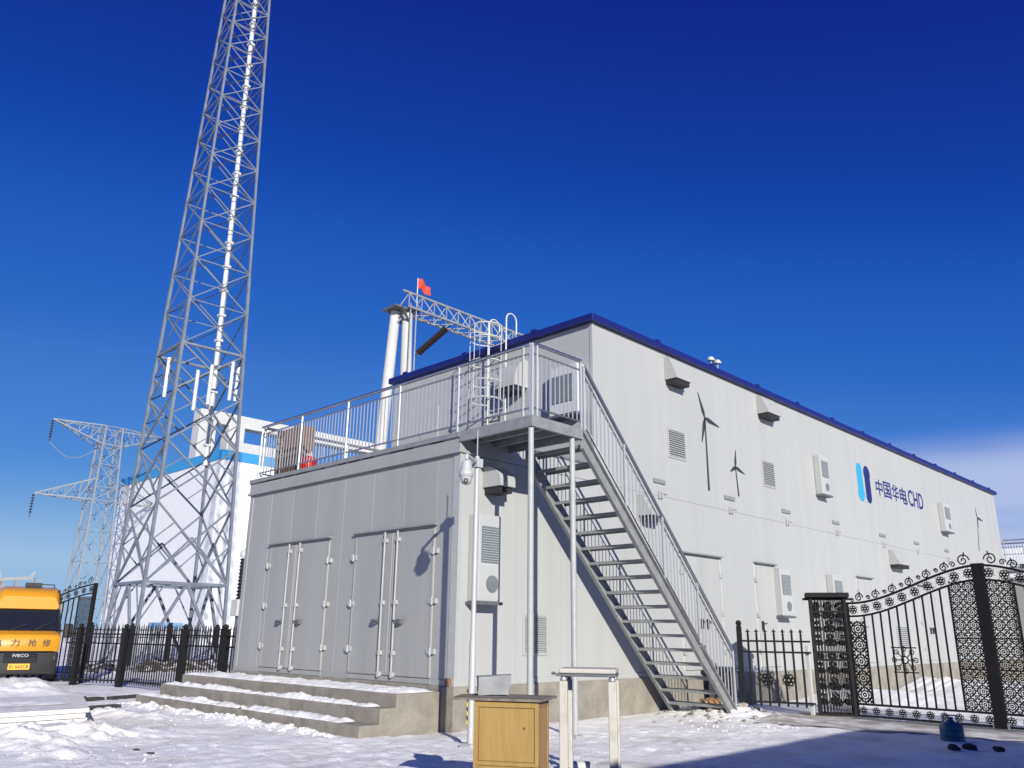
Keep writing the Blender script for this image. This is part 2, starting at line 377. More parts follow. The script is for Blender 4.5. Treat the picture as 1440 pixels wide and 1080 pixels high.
# front face panels (grey), 30 mm proud of the core with open joints
xs = [XL, -5.85, -5.0, -4.1, -3.2, -2.3, -1.4, -.55, 0]
for a, b in zip(xs[:-1], xs[1:]):
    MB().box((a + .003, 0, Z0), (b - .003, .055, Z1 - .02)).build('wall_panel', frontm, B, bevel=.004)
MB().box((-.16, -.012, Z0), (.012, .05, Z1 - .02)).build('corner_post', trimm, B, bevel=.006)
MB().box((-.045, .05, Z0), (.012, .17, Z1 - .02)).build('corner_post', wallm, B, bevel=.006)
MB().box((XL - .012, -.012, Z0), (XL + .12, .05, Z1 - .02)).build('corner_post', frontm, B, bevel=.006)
# left side (hidden from the photo) one plain panel
MB().box((XL, .06, Z0), (XL + .055, YE, Z1 - .02)).build('wall_panel', wallm, B)
MB().box((XU, YU + .06, Z1 + .1), (XU + .055, YE, ZR)).build('wall_panel', wallm, B)
MB().box((XL + .05, YE - .06, Z0), (-.05, YE, Z1)).box((XU + .05, YE - .06, Z1), (-.05, YE, ZR)).build('wall_panel', wallm, B)
# long wall panels
ys = [.17]
while ys[-1] < YE - 1.2: ys.append(ys[-1] + 1.145)
ys[-1] = YE
for a, b in zip(ys[:-1], ys[1:]):
    MB().box((-.055, a + .002, Z0), (0, b - .002, Z1 - .02)).build('wall_panel', wallm, B, bevel=.003)
yu = [YU]
while yu[-1] < YE - 1.2: yu.append(yu[-1] + 1.145)
yu[-1] = YE
for a, b in zip(yu[:-1], yu[1:]):
    MB().box((-.055, a + .002, Z1 - .016), (0, b - .002, ZR)).build('wall_panel', wallm, B, bevel=.003)
# bottom sill channel of the lower boxes
MB().box((-.05, -.02, Z0 - .002), (.018, YE, Z0 + .09)).build('sill', wallm, B, bevel=.006)
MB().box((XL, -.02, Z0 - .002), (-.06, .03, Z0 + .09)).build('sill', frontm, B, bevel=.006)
# upper end wall
xe = [XU, -5.7, -4.9, -3.9, -2.9, -1.9, -.95, 0]
for a, b in zip(xe[:-1], xe[1:]):
    MB().box((a + .003, YU, ZT), (b - .003, YU + .055, ZR)).build('wall_panel', wallm, B, bevel=.003)
MB().box((-.07, YU - .012, ZT), (.012, YU + .05, ZR)).build('corner_post', wallm, B, bevel=.006)
# roof: blue fascia with clips
rf = MB().box((XU - .09, YU - .14, ZR + .003), (.12, YE + .12, ZR + .15)).build('roof', bluem, B, bevel=.015)
y = YU + 2.2
k = MB().box((-.02, -.07, 0), (.03, .07, .07)).mesh('roof_clip', bluem)
while y < YE: inst(k, 'roof_clip', rf, (.10, y, ZR + .12)); y += 2.27
k2 = MB().box((-.07, -.03, 0), (.07, .02, .07)).mesh('roof_clip', bluem)
for x in (-1.5, -3.7, -5.9): inst(k2, 'roof_clip', rf, (x, YU - .12, ZR + .12))
# drip band and terrace edge on the lower front
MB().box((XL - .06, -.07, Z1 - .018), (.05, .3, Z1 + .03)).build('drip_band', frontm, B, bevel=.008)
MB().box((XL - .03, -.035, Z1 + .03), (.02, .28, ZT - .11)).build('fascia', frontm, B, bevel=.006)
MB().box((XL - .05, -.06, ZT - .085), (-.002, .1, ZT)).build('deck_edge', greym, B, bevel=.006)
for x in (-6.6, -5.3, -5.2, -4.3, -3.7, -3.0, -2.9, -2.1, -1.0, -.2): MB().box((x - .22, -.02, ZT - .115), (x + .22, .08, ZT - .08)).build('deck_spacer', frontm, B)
MB().box((XL, .1, ZT - .06), (-.002, YU, ZT - .004)).build('terrace_deck', darksteel, B)
MB().box((XL + .04, .28, Z1), (-.03, YU, ZT - .06)).build('terrace_base', greym, B)
MB().box((-.06, .30, Z1 - .012), (0, YU - .004, ZT - .062)).build('wall_panel', wallm, B)

def rect_on_front(px0, py0, px1, py1, Y=0): a = PY(px0, py0, Y); b = PY(px1, py1, Y); return a, b
# front double doors
def front_doors(xl, xr, zb, zt, rods, split, hx):
    for (a, b, side) in ((xl, split, 0), (split, xr, 1)):
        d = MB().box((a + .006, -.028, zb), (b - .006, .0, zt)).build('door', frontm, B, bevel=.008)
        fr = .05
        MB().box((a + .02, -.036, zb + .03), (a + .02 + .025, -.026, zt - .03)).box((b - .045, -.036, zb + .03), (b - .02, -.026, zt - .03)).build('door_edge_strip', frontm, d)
        rx = rods[side]
        MB().tube([(rx, -.075, zb - .03), (rx, -.075, zt + .02)], .017, 10).build('locking_rod', trimm, d, smooth=True)
        for z in (zb + .02, zb + .35, (zb + zt) / 2, zt - .12):
            MB().box((rx - .035, -.088, z - .035), (rx + .035, -.026, z + .035)).build('rod_bracket', trimm, d, bevel=.006)
        s = -1 if side == 0 else 1
        hz = zb + .86
        MB().tube([(rx, -.085, hz), (rx + s * .09, -.12, hz - .005), (rx + s * .20, -.12, hz - .015)], .013, 8).box((rx + s * .12, -.115, hz - .05), (rx + s * .22, -.05, hz + .02)).build('handle', darksteel, d)
        ex = a if side == 0 else b
        for t in (.17, .5, .84):
            z = lerp(zb, zt, t); MB().box((ex - .085, -.05, z - .035), (ex + .085, .0, z + .045)).tube([(ex, -.05, z - .055), (ex, -.05, z + .065)], .02, 8).build('hinge', trimm, d)
    MB().box((xl - .03, -.075, zt + .05), (xr + .03, 0, zt + .075)).build('door_header', greym, B)
    MB().box((xl - .01, -.032, zb - .085), (xr + .01, 0, zb - .012)).build('door_threshold', frontm, B)
dz_b, dz_t = Z0 + .10, 2.93
front_doors(PY(379, 800).x, PY(463, 800).x, dz_b, dz_t, (PY(409, 800).x, PY(424, 800).x), PY(416, 800).x, 0)
front_doors(PY(499, 800).x, PY(612, 800).x, dz_b, dz_t, (PY(544, 800).x, PY(562, 800).x), PY(553, 800).x, 0)
MB().box((-.15, -.06, Z0 + .02), (-.06, -.005, Z0 + .12)).build('earth_lug', mat('rusty', (.25, .12, .06), .8, var=.3), B)

# long wall: doors, louvres, hoods, lifting plates
def wall_door(px0, px1, pyref, zt, double, hz=1.9):
    a, b = PX(px0, pyref).y, PX(px1, pyref).y; zb = Z0 + .1
    leaves = [(a, (a + b) / 2), ((a + b) / 2, b)] if double else [(a, b)]
    for i, (p, q) in enumerate(leaves):
        d = MB().box((0, p + .006, zb), (.03, q - .006, zt)).build('door', wallm, B, bevel=.008)
        MB().box((.028, p + .03, zb + .03), (.036, p + .055, zt - .03)).box((.028, q - .055, zb + .03), (.036, q - .03, zt - .03)).build('door_edge_strip', wallm, d)
        ex = p if i == 0 else q
        for t in (.15, .5, .85): z = lerp(zb, zt, t); MB().box((0, ex - .06, z - .05), (.05, ex + .06, z + .05)).build('hinge', trimm, d)
        hy = (q - .12) if (i == 0 and double) else (p + .12)
        MB().box((.03, hy - .03, 1.45), (.07, hy + .03, 1.65)).tube([(.07, hy, 1.6), (.1, hy, 1.6), (.1, hy + .12, 1.6)], .012, 6).build('handle', blackm, d)
    MB().box((0, a - .06, zt + .05), (.10, b + .06, zt + .08)).build('door_header', greym, B)
    MB().box((0, a - .045, zb), (.012, a - .004, zt + .04)).box((0, b + .004, zb), (.012, b + .045, zt + .04)).build('door_frame', whitem, B)
wall_door(957, 1011, 800, 2.93, True); wall_door(1061, 1087, 800, 2.93, False); wall_door(1205, 1225, 820, 2.93, False); wall_door(1290, 1312, 830, 2.93, True)
def louvre(px0, px1, py0, py1, slats, tone=grillm, X=0):
    c0 = PX((px0 + px1) / 2, py0); c1 = PX((px0 + px1) / 2, py1); a, b = PX(px0, (py0 + py1) / 2).y, PX(px1, (py0 + py1) / 2).y
    z1, z0 = c0.z, c1.z
    l = MB().box((0, a, z0), (.008, b, z1)).build('vent', tone, B)
    MB().box((0, a - .04, z0 - .04), (.02, a, z1 + .04)).box((0, b, z0 - .04), (.02, b + .04, z1 + .04)).box((0, a, z1), (.02, b, z1 + .04)).box((0, a, z0 - .04), (.02, b, z0)).build('vent_frame', wallm, l)
    n = slats; h = (z1 - z0) / n
    me = MB().prism([(0, 0), (.028, -.0), (.028, .006), (.006, h * .55)], 0, b - a, lambda u, v, w: (u, w, v)).mesh('slat', wallm)
    for i in range(n): inst(me, 'slat', l, (.008, a, z0 + i * h + .004))
louvre(940, 962, 607, 643, 12); louvre(1073, 1088, 651, 683, 12); louvre(1262, 1278, 882, 910, 10); louvre(737, 767, 866, 918, 16, trimm)
louvre(1172, 1184, 868, 905, 12)
def hood(px0, px1, py0, py1, depth=.42, qround=False, lab=None):
    c0 = PX((px0 + px1) / 2, py0, .0); c1 = PX((px0 + px1) / 2, py1, .0); a, b = PX(px0, (py0 + py1) / 2).y, PX(px1, (py0 + py1) / 2).y
    z1, z0 = c0.z, c1.z; d = depth
    if qround: prof = [(0, z0), (d, z0)] + [(d * math.cos(t), z0 + .08 + (z1 - z0 - .08) * math.sin(t)) for t in [i * PI / 2 / 8 for i in range(9)]]
    else: prof = [(0, z0), (d, z0), (d, z0 + .06), (d * .45, z1 - .04), (d * .3, z1), (0, z1)]
    h = MB().prism(prof, a, b, lambda u, v, w: (u, w, v)).build('vent_hood', wallm, B, smooth=qround, bevel=.006)
    MB().box((.03, a + .03, z0 - .10), (d - .05, b - .03, z0 - .001)).build('vent_mouth', blackm, h)
HW = .0
hood(934, 955, 507, 538, .32); hood(1064, 1082, 561, 585, .32); hood(1250, 1265, 775, 795, .32); hood(897, 917, 697, 727, .32); hood(679, 700, 658, 688, .42, True)
def plate(px, py, wpx):
    p = PX(px, py); q = PX(px + wpx, py); w_ = abs(q.y - p.y)
    MB().box((0, p.y, p.z - .045), (.035, p.y + w_, p.z + .045)).build('lifting_plate', greym, B, bevel=.005)
    MB().box((0, p.y + w_ * .35, p.z - .36), (.05, p.y + w_ * .48, p.z - .22)).box((0, p.y + w_ * .58, p.z - .36), (.05, p.y + w_ * .7, p.z - .22)).build('cable_gland', trimm, B)
    MB().tube([(.02, p.y + w_ * .6, p.z - .24), (.02, p.y + w_ * 1.15, p.z - .25)], .008, 5).build('conduit', trimm, B)
for px, py, w_ in ((918, 675, 16), (1018, 699, 14), (1099, 718, 11), (1170, 734, 9), (1236, 752, 8), (1285, 763, 6), (1328, 774, 5)): plate(px, py, w_)
# hazard strip on the plinth corner
hzm = bpy.data.materials.new('hazard'); hzm.use_nodes = True; nt = hzm.node_tree
wv = nt.nodes.new('ShaderNodeTexWave'); wv.wave_type = 'BANDS'; wv.bands_direction = 'DIAGONAL'; wv.inputs['Scale'].default_value = 5
cr = nt.nodes.new('ShaderNodeValToRGB'); cr.color_ramp.interpolation = 'CONSTANT'; cr.color_ramp.elements[0].color = (.02, .02, .02, 1); cr.color_ramp.elements[1].position = .5; cr.color_ramp.elements[1].color = (.55, .45, .03, 1)
g_ = nt.nodes.new('ShaderNodeNewGeometry'); nt.links.new(g_.outputs['Position'], wv.inputs['Vector']); nt.links.new(wv.outputs['Fac'], cr.inputs[0]); nt.links.new(cr.outputs[0], nt.nodes['Principled BSDF'].inputs['Base Color'])
MB().box((.05, .22, .0), (.06, .30, .5)).build('hazard_strip', hzm, B)

# painted wind turbines on the long wall (flat print, 3 mm proud)
def wall_line(m, p, q, w0, w1):
    d = (q - p); d.x = 0; n = Vector((0, -d.z, d.y)).normalized()
    pts = [p - n * w0 / 2, p + n * w0 / 2, q + n * w1 / 2, q - n * w1 / 2]
    m.add([(.002, v.y, v.z) for v in pts] + [(.005, v.y, v.z) for v in pts], [(0, 1, 2, 3), (7, 6, 5, 4), (0, 4, 5, 1), (1, 5, 6, 2), (2, 6, 7, 3), (3, 7, 4, 0)])
def turbine(hub, tips, foot, s=1):
    m = MB(); h = PX(*hub)
    for t in tips:
        q = PX(*t); mid = h + (q - h) * .25
        wall_line(m, h, mid, .05 * s, .13 * s); wall_line(m, mid, q, .13 * s, .03 * s)
    wall_line(m, h, PX(*foot), .05 * s, .085 * s)
    m.build('turbine_emblem', decal, B, label='thin dark painted wind turbine on the pale wall')
turbine((991, 588), [(981, 552), (1011, 601), (987, 622)], (997, 690)); turbine((1034, 657), [(1034, 633), (1027, 663), (1047, 667)], (1039, 698), .8); turbine((1374, 728), [(1371, 714), (1382, 733), (1376, 742)], (1377, 775), .9)
# logo bars and lettering
def logo_bar(c0, c1, w, r, m, big_low):
    p, q = PX(*c0), PX(*c1); p.y = q.y = (p.y + q.y) / 2
    mb = MB()
    mb.box((.002, p.y - w / 2, q.z), (.006, p.y + w / 2, p.z))
    for k, (c, rr) in enumerate(((p, r if not big_low else w / 2), (q, r if big_low else w / 2))):
        poly = [(c.y + rr * math.cos(t), c.z + rr * math.sin(t)) for t in [2 * PI * i / 20 for i in range(20)]]
        mb.prism(poly, .0015, .0065 + k * .0008, lambda u, v, w_: (w_, u, v))
    mb.build('logo_bar', m, B)
logo_bar((1210, 661), (1209, 693), .42, .25, lightblue, True); logo_bar((1220.5, 667), (1220, 698), .42, .25, navy, False)
def wall_text(body, px0, px1, pyb, pyt, m):
    a = PX(px0, pyb); b = PX(px1, pyb); t = PX((px0 + px1) / 2, pyt); bz = PX((px0 + px1) / 2, pyb)
    me = fit(textmesh(body, 1, .002, m), b.y - a.y, t.z - bz.z)
    R4 = Matrix(((0, 0, 1, 0), (1, 0, 0, 0), (0, 1, 0, 0), (0, 0, 0, 1)))
    inst(me, 'lettering', B, (.004, a.y, bz.z), rot=R4)
for ch, x0, x1, yb, yt in (('中', 1233, 1242, 697, 675.5), ('国', 1244, 1254, 701, 679), ('华', 1256, 1265, 705, 683), ('电', 1267, 1276.5, 709, 687), ('CHD', 1279, 1299, 714.5, 692.5)): wall_text(ch, x0, x1, yb, yt, navy)

# fittings on the upper end wall (door behind the ladder, hood)
d = MB().box((PY(645, 560, YU).x, YU - .03, ZT + .05), (PY(690, 560, YU).x, YU, ZT + 2.1)).build('door', wallm, B, bevel=.008)
MB().box((PY(594, 560, YU).x, YU - .02, ZT + .05), (PY(618, 560, YU).x, YU, ZT + 2.05)).build('door', wallm, B, bevel=.008)
hx0, hx1 = PY(714, 520, YU).x, PY(742, 520, YU).x
zz = PY(726, 512, YU).z; 
h = MB().prism([(0, zz - .62), (-.4, zz - .62)] + [(-.4 * math.cos(t), zz - .5 + .5 * math.sin(t)) for t in [i * PI / 2 / 8 for i in range(9)]], hx0, hx1, lambda u, v, w: (w, YU + u, v)).build('vent_hood', wallm, B, smooth=True)
MB().box((hx0 + .03, YU - .36, zz - .72), (hx1 - .03, YU - .03, zz - .621)).build('vent_mouth', blackm, h)

# ------------------------------------------------------------------ air conditioners on the walls
acm = mat('cabinet_paint', (.39, .40, .39), .4, var=.06, vscale=3)
def air_con(px0, px1, py0, py1, label, depth=.24, grp='wall mounted air conditioner cabinets'):
    a = PX(px0, (py0 + py1) / 2, depth).y; b = PX(px1, (py0 + py1) / 2, depth).y
    z1, z0 = PX((px0 + px1) / 2, py0, depth).z, PX((px0 + px1) / 2, py1, depth).z
    w_ = b - a; H = z1 - z0
    t = root('air_conditioner', label, 'air conditioner', (0, (a + b) / 2, z0), 0, grp)
    MB().box((.003, a, z0), (depth, b, z1)).build('body', acm, t, bevel=.015)
    g = MB().box((depth, a + w_ * .12, z0 + H * .44), (depth + .012, b - w_ * .1, z0 + H * .86)).build('grille', grillm, t)
    me = MB().box((0, 0, 0), (.012, w_ * .78, .012)).mesh('grille_slat', mat('slat_grey', (.30, .33, .34), .5))
    n = 14
    for i in range(n): inst(me, 'grille_slat', g, (depth + .012, a + w_ * .12, z0 + H * (.45 + .40 * i / n)))
    fan = MB(); c = (a + b) / 2 + w_ * .12; fz = z0 + H * .2; rr = min(w_ * .27, H * .1)
    fan.prism([(c + rr * math.cos(x), fz + rr * math.sin(x)) for x in [2 * PI * i / 20 for i in range(20)]], depth, depth + .015, lambda u, v, w: (w, u, v))
    f_ = fan.build('fan_cover', grillm, t)
    MB().box((.003, a - .04, z0 - .05), (depth + .05, b + .01, z0 - .004)).build('shadow_bracket', darksteel, t)  # dark bar under the cabinet stands in for its bottom shadow edge
    return t
air_con(673, 704, 724, 846, 'tall white air conditioner cabinet near the corner, behind the camera mast')
air_con(1099, 1114, 800, 866, 'white air conditioner cabinet on the lower wall beside the single door', .2)
air_con(1174, 1187, 809, 868, 'white air conditioner cabinet on the lower wall just behind the filigree gate pillar', .2)
air_con(1155, 1166, 642, 695, 'white air conditioner cabinet on the upper wall left of the blue logo', .2)
air_con(1329, 1337, 709, 747, 'white air conditioner cabinet on the upper wall right of the lettering', .2)
# on the terrace end wall
a, b = PY(772, 550, YU - .25).x, PY(812, 550, YU - .25).x
zb, zt = PY(790, 583, YU - .25).z, PY(790, 515, YU - .25).z
t = root('air_conditioner', 'white air conditioner cabinet on the terrace wall beside the ladder', 'air conditioner', ((a + b) / 2, YU, zb), 0, 'wall mounted air conditioner cabinets')
MB().box((a, YU - .25, zb), (b, YU - .003, zt)).build('body', whitem, t, bevel=.015)
MB().box((a + .1, YU - .265, zb + .25), (b - .1, YU - .25, zt - .2)).build('grille', grillm, t)
MB().box((a, YU - .3, zb - .05), (b, YU - .003, zb - .003)).build('shadow_bracket', darksteel, t)  # same dark bar, imitating shade below the terrace cabinet

# two small mushroom antennas on the roof
for px, lab in ((1000, 'left one of two small white mushroom antennas on the roof edge'), (1009, 'right one of two small white mushroom antennas on the roof edge')):
    p = PX(px, 513, -.05)
    t = root('roof_antenna', lab, 'antenna', (p.x, p.y, ZR + .15), 0, 'mushroom antennas on the roof edge')
    MB().tube([(p.x, p.y, ZR + .15), (p.x, p.y, ZR + .38)], .018, 8).build('stem', trimm, t)
    MB().lathe([(.02, 0), (.09, .01), (.095, .05), (.06, .10), (.01, .12)], (p.x, p.y, ZR + .36), 12).build('cap', whitem, t, smooth=True)

# ------------------------------------------------------------------ railings
BAL = MB().tube([(0, 0, 0), (0, 0, 1)], .011, 6).mesh('baluster', chrome, True)
PST = MB().tube([(0, 0, 0), (0, 0, 1)], .024, 8).mesh('post', chrome, True)
def railing(par, p, q, posts, H=1.15, low=.12, second=.16, gap=.105):
    """straight railing from p to q at floor level (may slope)"""
    p = Vector(p); q = Vector(q); Lh = math.hypot(q.x - p.x, q.y - p.y); up = Vector((0, 0, 1))
    MB().tube([p + up * H, q + up * H], .03, 10).build('handrail', railm, par, smooth=True)
    MB().tube([p + up * (H - second), q + up * (H - second)], .016, 8).build('mid_rail', railm, par, smooth=True)
    MB().tube([p + up * low, q + up * low], .016, 8).build('bottom_rail', railm, par, smooth=True)
    for t in posts:
        c = p.lerp(q, t); inst(PST, 'post', par, c, scale=(1, 1, H))
    ts = sorted(posts)
    for t0, t1 in zip(ts[:-1], ts[1:]):
        n = max(1, round((t1 - t0) * Lh / gap))
        for i in range(1, n):
            c = p.lerp(q, lerp(t0, t1, i / n)); inst(BAL, 'baluster', par, c + up * low, scale=(1, 1, H - second - low))
RX = -6.52
TR = root('terrace_railing', 'long stainless steel railing along the terrace over the grey doors', 'railing', (RX / 2, .0, ZT), 0, None)
pst = [PY(x, 560, -.02).x for x in (428, 491, 562.5, 644.6)]
Lf = 1.55 - RX
railing(TR, (RX, -.02, ZT), (1.55, -.02, ZT), [0] + [(x - RX) / Lf for x in pst] + [(1.40 - RX) / Lf, 1])
railing(TR, (RX, .05, ZT), (RX, YU - .15, ZT), [0, .33, .66, 1])

# ------------------------------------------------------------------ outside staircase with landing
ST = root('staircase', 'grey steel staircase with landing rising along the pale wall to the terrace', 'staircase', (1.0, 3.2, -.1))
LY0, LY1, LX = -.05, 1.16, 1.609
MB().box((.003, LY0, ZT - .17), (LX, LY0 + .06, ZT)).box((LX - .06, LY0 + .06, ZT - .17), (LX, LY1, ZT)).box((.003, LY1 - .06, ZT - .17), (LX - .06, LY1, ZT)).build('landing_frame', stairm, ST)
MB().box((.003, LY0 + .06, ZT - .05), (LX - .06, LY1 - .06, ZT - .01)).build('landing_deck', darksteel, ST)
for y in (.35, .75): MB().box((.003, y - .03, ZT - .14), (LX - .06, y + .03, ZT - .05)).build('landing_joist', stairm, ST)
MB().tube([(LX - .07, LY0 + .06, -.3), (LX - .07, LY0 + .06, ZT - .17)], .045, 12).build('support_post', trimm, ST, smooth=True)
MB().tube([(LX - .07, .965, -.3), (LX - .07, .965, ZT - .17)], .045, 12).build('support_post', trimm, ST, smooth=True)
for yy in (LY0 + .06, .965): MB().box((LX - .16, yy - .09, -.14), (LX + .02, yy + .09, -.07)).build('base_plate', trimm, ST)
SY0, SY1 = LY1, 5.45; SZ0, SZ1 = ZT, -.12
nT = 18; rise = (SZ0 - SZ1) / (nT + 1); run = (SY1 - SY0) / (nT + .6)
XI = .36
slope = Vector((0, SY1 - SY0, SZ1 - SZ0)); sd = slope.normalized(); sn = Vector((0, -sd.z, sd.y))
for X in (XI, LX - .05):
    a = Vector((X, SY0 - .02, SZ0 - .06)); b = Vector((X, SY1, SZ1 + .0))
    st = MB(); w_ = .21
    pts = [(a.y, a.z + .03), (a.y, a.z - .26), (b.y - .16, b.z), (b.y + .1, b.z)]
    st.prism(pts, X, X + .012, lambda u, v, w: (w, u, v))
    sgn = -1 if X == XI else 1
    # flanges
    for (u0, u1) in ((pts[0], pts[3]), (pts[1], pts[2])):
        p0 = Vector((X + .006 + sgn * .03, u0[0], u0[1])); p1 = Vector((X + .006 + sgn * .03, u1[0], u1[1])); st.bar(p0, p1, .07, .012)
    st.build('stringer', stairm, ST)
tread = MB().box((XI + .015, 0, -.012), (LX - .055, .25, 0)).box((XI + .015, 0, -.05), (LX - .055, .008, -.012)).box((XI + .015, .242, -.05), (LX - .055, .25, -.012))
for i in range(9): tread.box((XI + .02, .02 + i * .024, 0), (LX - .06, .028 + i * .024, .004))
tread = tread.mesh('tread', stairm)
for i in range(nT): inst(tread, 'tread', ST, (0, SY0 + i * run + .02, SZ0 - (i + 1) * rise))
XR = LX - .02
railing(ST, (XR, LY0 + .03, ZT), (XR, LY1 - .02, ZT), [0, .09, 1])
railing(ST, (XR, SY0 + .06, ZT - .02), (XR, SY1 - .02, SZ1 + .08), [0, .25, .5, .74, 1], H=1.1, low=.10)

# ------------------------------------------------------------------ caged ladder on the terrace
LA = root('cage_ladder', 'white caged ladder up the terrace end wall to the blue roof', 'ladder', (PY(695, 600, YU - .3).x, YU - .2, ZT))
lx0, lx1 = PY(688, 520, YU - .2).x, PY(712, 520, YU - .2).x; ly = YU - .22; ztop = ZR + .72
for x in (lx0, lx1):
    MB().tube([(x, ly, ZT), (x, ly, ztop - .1)] + [(x, ly + .16 - .16 * math.cos(t), ztop - .1 + .16 * math.sin(t)) for t in [PI * i / 8 for i in range(1, 9)]] + [(x, ly + .32, ztop - .4)], .018, 8).build('rail', whitem, LA, smooth=True)
z = ZT + .3
while z < ZR + .3: MB().tube([(lx0, ly, z), (lx1, ly, z)], .014, 6).build('rung', whitem, LA); z += .3
cxm = (lx0 + lx1) / 2; cr_ = .36
def hoop(z, n=14): return [(cxm + cr_ * math.sin(t), ly - .34 + -cr_ * math.cos(t), z) for t in [-2.35 + 4.7 * i / n for i in range(n + 1)]]
for z in (ZR + .38, ZR + .08, ZR - .45, ZR - .9, ZR - 1.3):
    h_ = [(lx0, ly, z)] + hoop(z) + [(lx1, ly, z)]; MB().tube(h_, .014, 6).build('cage_hoop', whitem, LA, smooth=True)
for t in (-1.9, -.9, 0, .9, 1.9):
    x, y = cxm + cr_ * math.sin(t), ly - .34 - cr_ * math.cos(t); MB().tube([(x, y, ZR - 1.3), (x, y, ZR + .38)], .009, 6).build('cage_strap', whitem, LA)

# things on the terrace
p = PY(386, 655, .55); q = PY(424, 650, .55)
t = root('crate', 'brown board crate behind the left end of the terrace railing', 'crate', ((p.x + q.x) / 2, .8, ZT))
cz1 = PY(400, 606, .55).z
MB().box((p.x + .02, .57, ZT + .1), (q.x - .02, .85, cz1)).build('box', brownm, t)
n = 7; w_ = (q.x - p.x) / n
for i in range(n): MB().box((p.x + i * w_ + .006, .55, ZT + .1), (p.x + (i + 1) * w_ - .006, .57, cz1 + .02)).build('slat', brownm, t)
MB().box((p.x + .03, .58, ZT - .004), (p.x + .15, .84, ZT + .1)).box((q.x - .15, .58, ZT - .004), (q.x - .03, .84, ZT + .1)).build('runner', plankm, t)
p = PY(434, 650, .4)
t = root('jerry_can', 'red plastic jerry can on the terrace beside the brown crate', 'can', (p.x, .4, ZT))
hh = .40
MB().lathe([(.15, 0), (.17, .03), (.17, hh * .8), (.13, hh * .92), (.05, hh)], (p.x, .4, ZT), 14).build('body', redm, t, smooth=True)
MB().tube([(p.x - .1, .4, ZT + hh * .9), (p.x - .08, .4, ZT + hh + .06), (p.x + .08, .4, ZT + hh + .06), (p.x + .1, .4, ZT + hh * .9)], .014, 6).build('handle', whitem, t)
MB().tube([(p.x, .4, ZT + hh - .01), (p.x, .4, ZT + hh + .035)], .04, 10).build('cap', whitem, t)

# ------------------------------------------------------------------ camera mast at the corner
cm = root('camera_mast', 'white surveillance mast with dome camera in front of the building corner', 'camera', (1.3, -.86, -.1))
MB().tube([(1.3, -.86, -.3), (1.3, -.86, 1.2), (1.3, -.86, 1.22), (1.3, -.86, 3.72)], [.045, .045, .034, .034], 14).build('pole', acm, cm, smooth=True)
MB().box((1.2, -.96, -.12), (1.4, -.76, -.06)).build('base_plate', acm, cm)
dm = Vector((1.60, -1.34, 3.36))
MB().tube([(1.3, -.86, 3.62), (1.42, -1.06, 3.63), (dm.x, dm.y, 3.62), (dm.x, dm.y, 3.56)], .026, 8).box((1.24, -.92, 3.56), (1.36, -.8, 3.68)).build('arm', acm, cm, smooth=True)
hs_ = MB().lathe([(.025, .24), (.055, .23), (.072, .18), (.08, .10), (.10, .07), (.10, .03), (.08, .0)], dm - Vector((0, 0, .05)), 20).build('camera_housing', acm, cm, smooth=True)
MB().lathe([(.085, .05), (.08, 0), (.072, -.045), (.05, -.075), (.01, -.088)], dm - Vector((0, 0, .06)), 20).build('dome', acm, hs_, smooth=True)
ld = (CAM - dm).normalized(); lc = dm + Vector((0, 0, -.085)) + ld * .068
MB().tube([lc, lc + ld * .02], .032, 14).build('lens', blackm, hs_)
MB().tube([lc + ld * .018, lc + ld * .024], .018, 12).build('lens_glass', greym, hs_)
MB().tube([(1.3, -.86, 3.7), (1.3, -.86, 4.1)], .008, 6).build('lightning_rod', acm, cm)

# ------------------------------------------------------------------ concrete steps with snow
def snow_sheet(x0, x1, y0, y1, z, seed, thick=.05, step=.07, edge=.16, cover=.5):
    nx_, ny_ = max(2, int((x1 - x0) / step)), max(3, int((y1 - y0) / (step * .8)))
    mb = MB(); vv = []
    for j in range(ny_ + 1):
        for i in range(nx_ + 1):
            x = lerp(x0, x1, i / nx_); y = lerp(y0, y1, j / ny_)
            e = min(x - x0, x1 - x, y - y0, y1 - y) / edge; e = max(0, min(1, e))
            n1 = noise.noise(Vector((x * 1.3, y * 2.1, seed))) * .6 + noise.noise(Vector((x * 4.1, y * 4.1, seed + 5))) * .4 + .35 * noise.noise(Vector((x * 11, y * 11, seed))) + .2 * noise.noise(Vector((x * 23, y * 23, seed)))
            k = (n1 + cover) * thick * 1.2 * (e ** .5) - .012 * (1 - e)
            vv.append((x, y, z + max(-.006, k)))
    n_ = nx_ + 1
    mb.add(vv, [(j * n_ + i, j * n_ + i + 1, (j + 1) * n_ + i + 1, (j + 1) * n_ + i) for j in range(ny_) for i in range(nx_)])
    return mb
SP = root('concrete_steps', 'three concrete steps with patchy snow before the grey doors', 'steps', (-3.7, -.8, -.1))
sx1 = -.24
levels = [(-7.15, -.88, .455), (-7.45, -1.16, .27), (-7.75, -1.50, .065)]
yb = -.055
for i, (xl, yf, zt) in enumerate(levels):
    s_ = MB().box((xl, yf, -.45), (sx1 - .002 * i, yb if i == 0 else levels[i - 1][1] + .02, zt)).build('step', concm, SP, bevel=.018)
    y1_ = -.06 if i == 0 else levels[i - 1][1]
    xe_ = sx1 - (.05, .35, .55)[i]
    snow_sheet(xl + .02, xe_, yf + .015, y1_ - .005, zt, 3.3 + i * 7, .05 if i == 0 else .075, .045, .09, .6 if i == 0 else .42).build('snow_layer', snowm, SP, smooth=True)
for i, (xl, yf, zt) in enumerate(levels):
    if i: MB().box((levels[i][0], levels[i - 1][1] + .02, -.45), (levels[i - 1][0], yb, zt)).build('step', concm, SP, bevel=.012)
